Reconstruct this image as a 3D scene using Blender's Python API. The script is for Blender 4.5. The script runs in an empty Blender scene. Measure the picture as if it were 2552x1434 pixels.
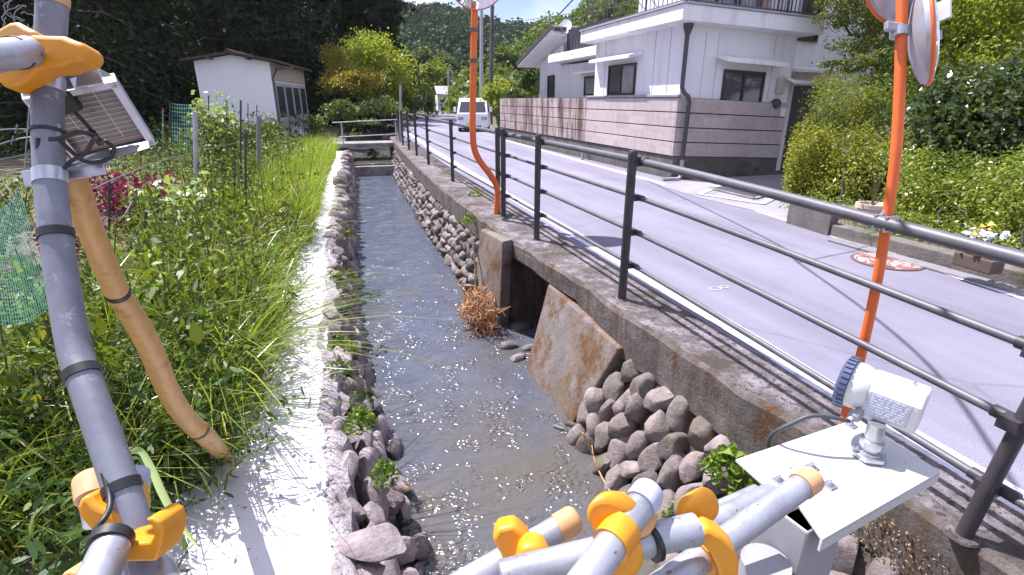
import bpy, math, random
import numpy as np
from mathutils import Vector, Matrix

S = bpy.context.scene
COL = S.collection
rad = math.radians

# ---------------------------------------------------------------- camera
CAM_H, FPX, PITCH, YAW = 1.5, 1300.0, rad(19.8), rad(17.6)
cam = bpy.data.cameras.new('camera')
cam.sensor_width = 36.0
cam.lens = 36.0 * FPX / 2552.0
cam.clip_start, cam.clip_end = 0.05, 3000.0
cam_ob = bpy.data.objects.new('camera', cam)
cam_ob.location = (0, 0, CAM_H)
cam_ob.rotation_euler = (math.pi / 2 - PITCH, 0, -YAW)
COL.objects.link(cam_ob)
S.camera = cam_ob

# ---------------------------------------------------------------- light
SUN = Vector((-0.33, 0.50, 1.0)).normalized()          # towards the sun
sun = bpy.data.lights.new('sun', 'SUN')
sun.energy = 5.0
sun.angle = rad(0.5)
sun.color = (1.0, 0.965, 0.985)
sun_ob = bpy.data.objects.new('sun', sun)
sun_ob.rotation_euler = SUN.to_track_quat('Z', 'Y').to_euler()
sun_ob.location = (-20, 30, 60)
COL.objects.link(sun_ob)

W = bpy.data.worlds.new('World')
S.world = W
W.use_nodes = True
nt = W.node_tree
bg = nt.nodes['Background']
sky = nt.nodes.new('ShaderNodeTexSky')
sky.sky_type = 'NISHITA'
sky.sun_disc = False
sky.sun_elevation = math.asin(SUN.z)
sky.sun_rotation = math.atan2(SUN.x, SUN.y)
sky.dust_density = 0.4
sky.ozone_density = 1.5
# soft clouds low over the hills
tc = nt.nodes.new('ShaderNodeTexCoord')
mp = nt.nodes.new('ShaderNodeMapping'); mp.inputs['Scale'].default_value = (1.0, 1.0, 2.6)
nz = nt.nodes.new('ShaderNodeTexNoise'); nz.inputs['Scale'].default_value = 3.2; nz.inputs['Detail'].default_value = 7
rp = nt.nodes.new('ShaderNodeValToRGB')
rp.color_ramp.elements[0].position = 0.40; rp.color_ramp.elements[1].position = 0.60
mx = nt.nodes.new('ShaderNodeMix'); mx.data_type = 'RGBA'
mx.inputs[7].default_value = (9.0, 9.3, 9.8, 1)
nt.links.new(tc.outputs['Generated'], mp.inputs['Vector']); nt.links.new(mp.outputs[0], nz.inputs['Vector'])
nt.links.new(nz.outputs['Fac'], rp.inputs[0]); nt.links.new(rp.outputs[0], mx.inputs[0])
nt.links.new(sky.outputs[0], mx.inputs[6])
tw = nt.nodes.new('ShaderNodeMix'); tw.data_type = 'RGBA'; tw.blend_type = 'MULTIPLY'; tw.inputs[0].default_value = 1.0
tw.inputs[7].default_value = (1.0, 0.97, 1.15, 1)
nt.links.new(mx.outputs[2], tw.inputs[6]); nt.links.new(tw.outputs[2], bg.inputs['Color'])
bg.inputs['Strength'].default_value = 0.072

S.view_settings.view_transform = 'Standard'
S.view_settings.look = 'None'
S.view_settings.gamma = 1.0
S.view_settings.use_curve_mapping = False
S.view_settings.exposure = 1.0
S.cycles.use_denoising = True
S.cycles.max_bounces = 7
S.cycles.transparent_max_bounces = 6
S.cycles.sample_clamp_indirect = 6.0
S.cycles.caustics_reflective = False
S.cycles.caustics_refractive = False

# ---------------------------------------------------------------- measuring helpers
CC = np.array([0, 0, CAM_H])
FW = np.array([math.sin(YAW) * math.cos(PITCH), math.cos(YAW) * math.cos(PITCH), -math.sin(PITCH)])
RT = np.array([math.cos(YAW), -math.sin(YAW), 0.0])
UP = np.cross(RT, FW)

def at(px, py, **k):
    """Point of the place measured on the photograph, on a plane x=, y=, z= or at depth d=."""
    d = FW + (px - 1276) / FPX * RT - (py - 717) / FPX * UP
    (n, v), = k.items()
    if n == 'd':
        return CC + d * v
    i = 'xyz'.index(n)
    return CC + d * ((v - CC[i]) / d[i])

def V(*a):
    return np.array(a, dtype=float)

def nrm(v):
    v = np.asarray(v, float)
    return v / (np.linalg.norm(v) + 1e-12)

def rnd(seed):
    return np.random.default_rng(seed)

# ---------------------------------------------------------------- mesh builder
class MB:
    def __init__(s):
        s.v, s.f = [], []

    def add(s, pts, faces):
        b = len(s.v)
        s.v.extend([tuple(map(float, p)) for p in pts])
        s.f.extend([tuple(b + i for i in f) for f in faces])
        return s

    def poly(s, *pts):
        return s.add(pts, [tuple(range(len(pts)))])

    def hexa(s, p):                       # 4 bottom (ccw), 4 top (ccw)
        return s.add(p, [(3, 2, 1, 0), (4, 5, 6, 7), (0, 1, 5, 4), (1, 2, 6, 5), (2, 3, 7, 6), (3, 0, 4, 7)])

    def box(s, lo, hi):
        (a, b, c), (d, e, f) = lo, hi
        return s.hexa([(a, b, c), (d, b, c), (d, e, c), (a, e, c), (a, b, f), (d, b, f), (d, e, f), (a, e, f)])

    def obox(s, c, ax, ay, az):           # centre and three half-axis vectors
        c, ax, ay, az = (np.asarray(t, float) for t in (c, ax, ay, az))
        return s.hexa([c - ax - ay - az, c + ax - ay - az, c + ax + ay - az, c - ax + ay - az,
                       c - ax - ay + az, c + ax - ay + az, c + ax + ay + az, c - ax + ay + az])

    def prism(s, pts, vec):               # polygon swept along vec
        pts = [np.asarray(p, float) for p in pts]
        n = len(pts)
        vec = np.asarray(vec, float)
        return s.add(pts + [p + vec for p in pts],
                     [tuple(range(n))[::-1], tuple(range(n, 2 * n))] + [(i, (i + 1) % n, n + (i + 1) % n, n + i) for i in range(n)])

    def tube(s, pts, r, n=10, caps=True, close=False):
        pts = [np.asarray(p, float) for p in pts]
        m = len(pts)
        rr = [r] * m if np.isscalar(r) else list(r)
        T = [nrm((pts[(i + 1) % m] if (close or i < m - 1) else pts[i]) - (pts[i - 1] if (close or i > 0) else pts[i])) for i in range(m)]
        a = V(0, 0, 1) if abs(T[0][2]) < 0.9 else V(1, 0, 0)
        u = nrm(np.cross(T[0], a))
        vs = []
        for i in range(m):
            u = nrm(u - T[i] * np.dot(u, T[i]))
            w = np.cross(T[i], u)
            for k in range(n):
                t = 2 * math.pi * k / n
                vs.append(pts[i] + rr[i] * (math.cos(t) * u + math.sin(t) * w))
        fs = []
        for i in range(m if close else m - 1):
            j = (i + 1) % m
            for k in range(n):
                fs.append((i * n + k, i * n + (k + 1) % n, j * n + (k + 1) % n, j * n + k))
        if caps and not close:
            fs.append(tuple(range(n))[::-1]); fs.append(tuple((m - 1) * n + k for k in range(n)))
        return s.add(vs, fs)

    def lathe(s, o, ax, prof, n=20):      # prof: (radius, height along ax)
        o = np.asarray(o, float); ax = nrm(ax)
        a = V(0, 0, 1) if abs(ax[2]) < 0.9 else V(1, 0, 0)
        u = nrm(np.cross(ax, a)); w = np.cross(ax, u)
        vs, fs = [], []
        for r, h in prof:
            r = max(r, 1e-4)
            for k in range(n):
                t = 2 * math.pi * k / n
                vs.append(o + ax * h + r * (math.cos(t) * u + math.sin(t) * w))
        for i in range(len(prof) - 1):
            for k in range(n):
                fs.append((i * n + k, i * n + (k + 1) % n, (i + 1) * n + (k + 1) % n, (i + 1) * n + k))
        fs.append(tuple(range(n))[::-1]); fs.append(tuple((len(prof) - 1) * n + k for k in range(n)))
        return s.add(vs, fs)

    def build(s, name, m, parent=None, smooth=None, bevel=0.0, seg=2):
        return link(name, np.array(s.v), s.f, m, parent, smooth, bevel, seg)

WL = {}                                   # world location of every object's origin

def link(name, v, faces, m, parent=None, smooth=None, bevel=0.0, seg=2):
    me = bpy.data.meshes.new(name)
    v = np.asarray(v, float).reshape(-1, 3)
    if parent is not None:
        org = WL[parent.name]
    else:
        lo, hi = v.min(0), v.max(0)
        org = V((lo[0] + hi[0]) / 2, (lo[1] + hi[1]) / 2, lo[2])
    v = v - org
    if isinstance(faces, np.ndarray):     # all faces alike: fast path
        nf, k = faces.shape
        me.vertices.add(len(v)); me.vertices.foreach_set('co', v.ravel())
        me.loops.add(nf * k); me.loops.foreach_set('vertex_index', faces.ravel().astype(np.int32))
        me.polygons.add(nf); me.polygons.foreach_set('loop_start', (np.arange(nf) * k).astype(np.int32))
        me.update(calc_edges=True)
        me.validate()
    else:
        me.from_pydata([tuple(p) for p in v], [], faces)
        me.update()
    if smooth is not None:
        me.polygons.foreach_set('use_smooth', [True] * len(me.polygons))
        if smooth < 180:
            me.set_sharp_from_angle(angle=rad(smooth))
    me.materials.append(m)
    o = bpy.data.objects.new(name, me)
    COL.objects.link(o)
    if parent is not None:
        o.parent = parent
    else:
        o.location = org
    WL[o.name] = org
    if bevel > 0:
        b = o.modifiers.new('bevel', 'BEVEL'); b.width = bevel; b.segments = seg; b.limit_method = 'ANGLE'; b.angle_limit = rad(40)
    return o

def thing(name, label, cat, loc, group=None):
    o = bpy.data.objects.new(name, None)
    o.empty_display_size = 0.2
    COL.objects.link(o)
    o.location = loc
    WL[o.name] = np.asarray(loc, float)
    return tag(o, label, cat, group)

def tag(o, label, cat, group=None):
    o['label'] = label; o['category'] = cat
    if group:
        o['group'] = group
    return o

def struct(o):
    o['kind'] = 'structure'
    return o

def stuff(o, label=None, cat=None):
    o['kind'] = 'stuff'
    if label:
        o['label'] = label
    if cat:
        o['category'] = cat
    return o

def dup(o, loc, label=None, rotz=0.0, scale=1.0):
    c = o.copy(); COL.objects.link(c)
    c.location = loc
    c.rotation_euler = (o.rotation_euler[0], o.rotation_euler[1], rotz)
    c.scale = (scale,) * 3
    WL[c.name] = np.asarray(loc, float)
    if label:
        c['label'] = label
    for ch in o.children:
        k = ch.copy(); COL.objects.link(k); k.parent = c
        for g in ch.children:
            q = g.copy(); COL.objects.link(q); q.parent = k
    return c

# ---------------------------------------------------------------- materials
def newmat(name):
    m = bpy.data.materials.new(name); m.use_nodes = True
    t = m.node_tree
    return m, t, t.nodes['Principled BSDF'], t.nodes['Material Output']

def rgba(c):
    return (c[0], c[1], c[2], 1)

def noise(t, scale, detail=5, rough=0.6, vec=None, dist=0.0):
    n = t.nodes.new('ShaderNodeTexNoise')
    n.inputs['Scale'].default_value = scale; n.inputs['Detail'].default_value = detail
    n.inputs['Roughness'].default_value = rough; n.inputs['Distortion'].default_value = dist
    if vec:
        t.links.new(vec, n.inputs['Vector'])
    return n.outputs['Fac']

def ramp(t, fac, a, b, ca=(0, 0, 0), cb=(1, 1, 1)):
    r = t.nodes.new('ShaderNodeValToRGB')
    r.color_ramp.elements[0].position = a; r.color_ramp.elements[1].position = b
    r.color_ramp.elements[0].color = rgba(ca); r.color_ramp.elements[1].color = rgba(cb)
    t.links.new(fac, r.inputs[0])
    return r.outputs[0]

def mixc(t, fac, a, b, mode='MIX'):
    n = t.nodes.new('ShaderNodeMix'); n.data_type = 'RGBA'; n.blend_type = mode
    for i, x in ((0, fac), (6, a), (7, b)):
        if isinstance(x, (int, float)):
            n.inputs[i].default_value = x
        elif isinstance(x, tuple):
            n.inputs[i].default_value = rgba(x)
        else:
            t.links.new(x, n.inputs[i])
    return n.outputs[2]

def coords(t, kind='Object', scale=(1, 1, 1)):
    c = t.nodes.new('ShaderNodeTexCoord')
    m = t.nodes.new('ShaderNodeMapping'); m.inputs['Scale'].default_value = scale
    t.links.new(c.outputs[kind], m.inputs['Vector'])
    return m.outputs[0]

def bump(t, b, h, strength, dist=0.02):
    n = t.nodes.new('ShaderNodeBump'); n.inputs['Strength'].default_value = strength; n.inputs['Distance'].default_value = dist
    t.links.new(h, n.inputs['Height']); t.links.new(n.outputs[0], b.inputs['Normal'])

def pm(name, c1, c2=None, scale=6.0, rough=0.7, metal=0.0, a=0.35, b=0.65, stain=None, sscale=2.0, sa=0.5, sb=0.7,
       bmp=0.0, bscale=40.0, vscale=(1, 1, 1), spec=0.5, speck=None, spscale=60.0, spa=0.6, spb=0.66):
    m, t, p, o = newmat(name)
    vec = coords(t, 'Object', vscale)
    col = ramp(t, noise(t, scale, 6, 0.62, vec), a, b, c1, c2 or tuple(x * 0.8 for x in c1))
    if stain:
        col = mixc(t, ramp(t, noise(t, sscale, 6, 0.65, vec), sa, sb), col, stain)
    if speck:
        col = mixc(t, ramp(t, noise(t, spscale, 3, 0.6, coords(t)), spa, spb), col, speck)
    t.links.new(col, p.inputs['Base Color'])
    p.inputs['Roughness'].default_value = rough; p.inputs['Metallic'].default_value = metal
    p.inputs['Specular IOR Level'].default_value = spec
    if bmp > 0:
        bump(t, p, noise(t, bscale, 6, 0.65, coords(t)), bmp)
    return m

def leafm(name, c1, c2, c3=None, trans=0.38, rough=0.48, spec=0.26, tcol=None):
    """Leaf: each leaf (mesh island) has its own colour between c1 and c2, some turn c3; light passes through."""
    m, t, p, o = newmat(name)
    g = t.nodes.new('ShaderNodeNewGeometry')
    r = t.nodes.new('ShaderNodeValToRGB')
    r.color_ramp.elements[0].color = rgba(c1); r.color_ramp.elements[1].color = rgba(c2)
    if c3:
        r.color_ramp.elements[1].position = 0.86
        e = r.color_ramp.elements.new(0.97); e.color = rgba(c3)
    t.links.new(g.outputs['Random Per Island'], r.inputs[0])
    vec = coords(t, 'Object')
    col = mixc(t, 0.55, r.outputs[0], ramp(t, noise(t, 1.3, 3, 0.6, vec), 0.3, 0.72, (0.62, 0.7, 0.6), (1.35, 1.25, 1.1)), 'MULTIPLY')
    t.links.new(col, p.inputs['Base Color'])
    p.inputs['Roughness'].default_value = rough; p.inputs['Specular IOR Level'].default_value = spec
    tr = t.nodes.new('ShaderNodeBsdfTranslucent')
    tcm = mixc(t, 1.0, col, tcol or (1.5, 1.45, 0.55), 'MULTIPLY')
    t.links.new(tcm, tr.inputs['Color'])
    ms = t.nodes.new('ShaderNodeMixShader'); ms.inputs[0].default_value = trans
    t.links.new(p.outputs[0], ms.inputs[1]); t.links.new(tr.outputs[0], ms.inputs[2])
    t.links.new(ms.outputs[0], o.inputs['Surface'])
    return m

# ---------------------------------------------------------------- foliage geometry
def unit(a):
    return a / (np.linalg.norm(a, axis=1, keepdims=True) + 1e-9)

def leaf_geo(P, size, g, up=0.6, aspect=0.5, shape='quad', droop=0.0):
    """One small leaf at each point of P."""
    N = len(P)
    n = unit(g.normal(size=(N, 3)) + V(0, 0, up))
    t = unit(np.cross(n, g.normal(size=(N, 3))))
    t[:, 2] -= droop; t = unit(t)
    n = unit(np.cross(np.cross(t, n), t) * -1) if False else unit(n - t * np.sum(n * t, 1, keepdims=True))
    b = np.cross(n, t)
    L = (size * g.uniform(0.65, 1.3, N))[:, None]
    Wd = L * aspect
    if shape == 'quad':
        v = np.stack([P + t * L * 0.5, P + b * Wd * 0.5 + n * Wd * 0.15, P - t * L * 0.5, P - b * Wd * 0.5 + n * Wd * 0.15], 1)
        k = 4
    else:
        f = n * Wd * 0.22
        v = np.stack([P - t * L * 0.5, P - t * L * 0.18 + b * Wd * 0.5 + f, P + t * L * 0.2 + b * Wd * 0.38 + f, P + t * L * 0.55 - n * L * 0.08,
                      P + t * L * 0.2 - b * Wd * 0.38 + f, P - t * L * 0.18 - b * Wd * 0.5 + f], 1)
        k = 6
    return v.reshape(-1, 3), np.arange(N * k).reshape(N, k)

def blades_geo(P, h, g, lean=0.6, width=0.012, segs=4, dirs=None, sway=1.0):
    """Arching grass blades rooted at P."""
    N = len(P)
    h = h * g.uniform(0.6, 1.25, N)
    if dirs is None:
        a = g.uniform(0, 2 * math.pi, N)
        dirs = np.stack([np.cos(a), np.sin(a), np.zeros(N)], 1)
    ln = lean * g.uniform(0.35, 1.6, N)
    side = np.stack([-dirs[:, 1], dirs[:, 0], np.zeros(N)], 1)
    side = unit(side + 0.5 * sway * g.normal(size=(N, 3)))
    wd = width * g.uniform(0.6, 1.4, N)
    rings = []
    for i in range(segs + 1):
        s = i / segs
        hor = ln * s ** 1.8
        ver = s * (1 - 0.42 * np.minimum(ln, 1.6) * s ** 1.6)
        c = P + dirs * (hor * h)[:, None]
        c = c + np.stack([np.zeros(N), np.zeros(N), ver * h], 1)
        w = (wd * (1 - s) ** 0.7 * 0.5 + 0.0006)[:, None]
        rings += [c - side * w, c + side * w]
    v = np.stack(rings, 1)
    K = 2 * (segs + 1)
    base = (np.arange(N) * K)[:, None]
    f = np.concatenate([base + np.array([2 * i, 2 * i + 1, 2 * i + 3, 2 * i + 2]) for i in range(segs)], 0)
    return v.reshape(-1, 3), f

def crown_pts(blobs, n, g, clump=0.2, shell=0.55, per=34):
    """Points gathered in clumps through a set of ellipsoids (centre, radii)."""
    vol = np.array([np.prod(b[1]) ** 0.67 for b in blobs]); vol = vol / vol.sum()
    out = []
    for (c, r), w in zip(blobs, vol):
        k = max(2, int(n * w / per))
        d = unit(g.normal(size=(k, 3)))
        q = d * (g.uniform(shell ** 2, 1.0, k) ** 0.5)[:, None]
        cs = 0.55 + 0.9 * g.random(k)
        p = np.repeat(q, per, 0) + g.normal(size=(k * per, 3)) * (clump * np.repeat(cs, per))[:, None]
        out.append(np.asarray(c) + p * np.asarray(r))
    return np.concatenate(out, 0)

def px_blob(px, py, d, rx, ry, depth=0.8):
    c = at(px, py, d=d)
    a = rx * d / FPX
    return (c, V(a, a * depth, ry * d / FPX))

def limbs(mb, base, top, r, blobs, g, n=9, crook=0.04):
    base, top = np.asarray(base, float), np.asarray(top, float)
    h = np.linalg.norm(top - base)
    pts = [base + (top - base) * s + V(g.normal() * crook * h * (s > 0), g.normal() * crook * h * (s > 0), 0) for s in np.linspace(0, 1, 6)]
    mb.tube(pts, [r * (1.25 if i == 0 else 1 - 0.13 * i) for i in range(6)], n)
    for c, rr in blobs:
        i = int(g.integers(2, 6))
        a = pts[i]
        e = np.asarray(c) + np.asarray(rr) * g.uniform(-0.4, 0.4, 3)
        mid = (a + e) / 2 + V(0, 0, -0.06 * np.linalg.norm(e - a)) + g.normal(size=3) * 0.04 * np.linalg.norm(e - a)
        q = r * 0.42
        mb.tube([a, (a + mid) / 2, mid, (mid + e) / 2, e], [q, q * 0.85, q * 0.65, q * 0.45, q * 0.2], 6)

def broad_tree(name, label, blobs, base, top, r, n, size, m, bark, seed, cat='tree', up=0.5, aspect=0.5, shape='quad', clump=0.2, shell=0.5, per=34, group=None, nl=99):
    g = rnd(seed)
    t = thing(name, label, cat, base, group)
    mb = MB(); limbs(mb, base, top, r, blobs[:nl], g); mb.build('trunk' if cat == 'tree' else 'stem', bark, t, 180)
    P = crown_pts(blobs, n, g, clump, shell, per)
    v, f = leaf_geo(P, size, g, up, aspect, shape)
    link('crown' if cat == 'tree' else 'foliage', v, f, m, t)
    return t

def conifer(name, label, base, h, r, n, size, m, bark, seed, group=None, bottom=0.12):
    g = rnd(seed)
    base = np.asarray(base, float)
    t = thing(name, label, 'tree', base, group)
    mb = MB()
    mb.tube([base, base + V(0.05 * g.normal(), 0, h * 0.5), base + V(0, 0, h * 0.97)], [h * 0.018, h * 0.012, 0.02], 8)
    nb = int(26 + h * 3)
    pts = []
    per = max(8, n // nb)
    for i in range(nb):
        s = bottom + (1 - bottom) * (i + g.random()) / nb
        z = h * s
        L = r * (1 - s) ** 0.75 * g.uniform(0.7, 1.15) + 0.15
        a = i * 2.4 + g.normal() * 0.4
        d = V(math.cos(a), math.sin(a), 0)
        e = base + d * L + V(0, 0, z - 0.22 * L)
        mb.tube([base + V(0, 0, z), base + d * L * 0.5 + V(0, 0, z + 0.02 * L), e], [h * 0.004, h * 0.003, 0.006], 4, caps=False)
        k = int(per * (0.35 + 1.3 * (1 - s)))
        u = g.random(k) ** 0.6
        q = base + V(0, 0, z) + d * (L * u)[:, None] + np.stack([np.zeros(k), np.zeros(k), -0.22 * L * u ** 2 - np.abs(g.normal(size=k)) * 0.12 * L], 1)
        q += g.normal(size=(k, 3)) * (0.16 * L * (0.3 + 0.7 * u))[:, None] * V(1, 1, 0.55)
        pts.append(q)
    mb.build('trunk', bark, t, 180)
    v, f = leaf_geo(np.concatenate(pts), size, g, 0.25, 0.45, 'quad', droop=0.5)
    link('crown', v, f, m, t)
    return t

# ---------------------------------------------------------------- stones
def ico(sub):
    import bmesh
    bm = bmesh.new(); bmesh.ops.create_icosphere(bm, subdivisions=sub, radius=1.0)
    v = np.array([tuple(p.co) for p in bm.verts]); f = np.array([[q.index for q in p.verts] for p in bm.faces])
    bm.free()
    return v, f
ICO = {k: ico(k) for k in (1, 2, 3)}

def stone_geo(c, r, rot, g, sub=2, cuts=7, rough=0.03, cutd=(0.62, 0.92)):
    v, f = ICO[sub]
    v = v.copy()
    for _ in range(cuts):
        n = nrm(g.normal(size=3)); c0 = g.uniform(*cutd)
        d = v @ n - c0
        v = v - np.outer(np.clip(d, 0, None) * 0.92, n)
    v *= 1 + rough * g.normal(size=(len(v), 1))
    return v * np.asarray(r) @ np.asarray(rot).T + np.asarray(c), f

def rotm(ax, ay, az):
    return np.stack([nrm(ax), nrm(ay), nrm(az)], 1)
# ================================================================ materials of the setting
LAV = (0.21, 0.195, 0.235)
M = {}
M['soil'] = pm('soil', (0.12, 0.085, 0.06), (0.20, 0.155, 0.115), 3.0, 0.95, stain=(0.05, 0.075, 0.025), sscale=0.9, sa=0.45, sb=0.6, bmp=0.8, bscale=22)
def asphalt():
    m, t, p, o = newmat('asphalt')
    v = coords(t)
    col = ramp(t, noise(t, 0.7, 6, 0.65, v), 0.3, 0.7, (0.20, 0.188, 0.245), (0.25, 0.236, 0.30))
    col = mixc(t, 0.8, col, ramp(t, noise(t, 1.6, 4, 0.6, coords(t, 'Object', (1.0, 0.06, 1))), 0.35, 0.68, (0.76, 0.76, 0.77), (1.14, 1.13, 1.13)), 'MULTIPLY')
    col = mixc(t, ramp(t, noise(t, 2.3, 7, 0.75, v), 0.6, 0.72), col, (0.155, 0.148, 0.18))
    col = mixc(t, 0.9, col, ramp(t, noise(t, 150, 3, 0.7, v), 0.32, 0.7, (0.62, 0.62, 0.62), (1.35, 1.35, 1.35)), 'MULTIPLY')
    vo = t.nodes.new('ShaderNodeTexVoronoi'); vo.feature = 'DISTANCE_TO_EDGE'; vo.inputs['Scale'].default_value = 0.22
    n = t.nodes.new('ShaderNodeMix'); n.data_type = 'VECTOR'; n.inputs[0].default_value = 0.22
    nn = t.nodes.new('ShaderNodeTexNoise'); nn.inputs['Scale'].default_value = 1.4; nn.inputs['Detail'].default_value = 6
    t.links.new(v, nn.inputs['Vector']); t.links.new(v, n.inputs[4]); t.links.new(nn.outputs['Color'], n.inputs[5]); t.links.new(n.outputs[1], vo.inputs['Vector'])
    col = mixc(t, ramp(t, vo.outputs[0], 0.0006, 0.0022, (0.35, 0.35, 0.35), (0, 0, 0)), col, (0.09, 0.085, 0.10))
    t.links.new(col, p.inputs['Base Color']); p.inputs['Roughness'].default_value = 0.85; p.inputs['Specular IOR Level'].default_value = 0.3
    bump(t, p, noise(t, 160, 4, 0.7, v), 0.35)
    return m
M['asphalt'] = asphalt()
M['paint'] = pm('road_paint', (0.72, 0.72, 0.76), (0.6, 0.6, 0.64), 5, 0.7, stain=(0.3, 0.29, 0.31), sscale=9, sa=0.54, sb=0.68, bmp=0.2, bscale=120)
M['chalk'] = pm('chalk', (0.5, 0.48, 0.52), (0.36, 0.34, 0.38), 14, 0.9)
M['path'] = pm('path_concrete', (0.74, 0.71, 0.74), (0.62, 0.59, 0.62), 2.2, 0.75, stain=(0.45, 0.41, 0.42), sscale=1.6, sa=0.6, sb=0.78, bmp=0.3, bscale=60,
               speck=(0.3, 0.26, 0.24), spscale=55, spa=0.66, spb=0.7)
M['drive'] = pm('driveway_concrete', (0.24, 0.225, 0.26), (0.31, 0.295, 0.33), 1.5, 0.85, bmp=0.2, bscale=60, stain=(0.2, 0.18, 0.19), sscale=1.0)
M['lichen'] = pm('lichen_concrete', (0.125, 0.105, 0.107), (0.27, 0.235, 0.255), 9, 0.95, a=0.4, b=0.62, stain=(0.065, 0.05, 0.038), sscale=2.6, sa=0.44, sb=0.62, bmp=1.0, bscale=50,
                 speck=(0.055, 0.045, 0.04), spscale=34, spa=0.56, spb=0.63)
def moss_side():
    m, t, p, o = newmat('weathered_side')
    v = coords(t)
    col = ramp(t, noise(t, 7, 7, 0.7, v), 0.35, 0.68, (0.085, 0.066, 0.056), (0.2, 0.172, 0.162))
    vs = coords(t, 'Object', (3.5, 3.5, 0.5))
    col = mixc(t, ramp(t, noise(t, 2.2, 5, 0.6, vs), 0.5, 0.62), col, (0.10, 0.07, 0.05))
    col = mixc(t, ramp(t, noise(t, 2.2, 8, 0.8, v), 0.56, 0.64), col, (0.12, 0.05, 0.018))
    t.links.new(col, p.inputs['Base Color']); p.inputs['Roughness'].default_value = 0.95
    bump(t, p, noise(t, 42, 6, 0.7, v), 1.0)
    return m
M['side'] = moss_side()
def apron_mat():
    m, t, p, o = newmat('stained_apron')
    v = coords(t); vs = coords(t, 'Object', (2.5, 2.5, 0.45))
    col = ramp(t, noise(t, 5, 6, 0.65, v), 0.3, 0.7, (0.13, 0.108, 0.098), (0.245, 0.215, 0.205))
    col = mixc(t, ramp(t, noise(t, 2.4, 6, 0.65, vs), 0.5, 0.63), col, (0.20, 0.13, 0.08))
    col = mixc(t, ramp(t, noise(t, 2.6, 8, 0.8, v), 0.48, 0.6), col, (0.125, 0.055, 0.016))
    t.links.new(col, p.inputs['Base Color']); p.inputs['Roughness'].default_value = 0.9
    bump(t, p, noise(t, 30, 6, 0.7, v), 0.5)
    return m
M['apron'] = apron_mat()
M['concrete'] = pm('old_concrete', (0.30, 0.28, 0.28), (0.2, 0.18, 0.175), 4, 0.9, stain=(0.1, 0.085, 0.07), sscale=2.2, bmp=0.5, bscale=40)
M['mortar'] = pm('dark_mortar', (0.06, 0.048, 0.036), (0.13, 0.105, 0.08), 5, 0.95, bmp=0.8, bscale=26, stain=(0.05, 0.06, 0.02), sscale=3)
def stonem(name, c1, c2, moss, rust=None):
    m, t, p, o = newmat(name)
    v = coords(t)
    g = t.nodes.new('ShaderNodeNewGeometry')
    oi = t.nodes.new('ShaderNodeObjectInfo'); ad = t.nodes.new('ShaderNodeMath'); ad.operation = 'ADD'
    fr = t.nodes.new('ShaderNodeMath'); fr.operation = 'FRACT'
    t.links.new(g.outputs['Random Per Island'], ad.inputs[0]); t.links.new(oi.outputs['Random'], ad.inputs[1]); t.links.new(ad.outputs[0], fr.inputs[0])
    col = ramp(t, fr.outputs[0], 0.0, 1.0, c1, c2)
    col = mixc(t, 0.75, col, ramp(t, noise(t, 13, 7, 0.72, v), 0.32, 0.7, (0.5, 0.48, 0.47), (1.45, 1.4, 1.4)), 'MULTIPLY')
    col = mixc(t, ramp(t, noise(t, 4.5, 6, 0.7, v), 0.56, 0.68), col, moss)
    if rust:
        col = mixc(t, ramp(t, noise(t, 3.1, 6, 0.7, coords(t, 'Object', (1.3, 0.8, 1.1))), 0.6, 0.7), col, rust)
    t.links.new(col, p.inputs['Base Color']); p.inputs['Roughness'].default_value = 0.85
    bump(t, p, noise(t, 38, 7, 0.7, v), 0.7)
    return m
M['cobble'] = stonem('cobble', (0.105, 0.086, 0.076), (0.29, 0.245, 0.235), (0.12, 0.11, 0.04), (0.22, 0.12, 0.05))
M['rubble'] = stonem('rubble', (0.10, 0.085, 0.08), (0.30, 0.26, 0.26), (0.14, 0.12, 0.06), (0.3, 0.16, 0.06))
M['edge_rock'] = stonem('edge_rock', (0.16, 0.13, 0.13), (0.38, 0.325, 0.335), (0.2, 0.18, 0.13), (0.36, 0.22, 0.14))
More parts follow.
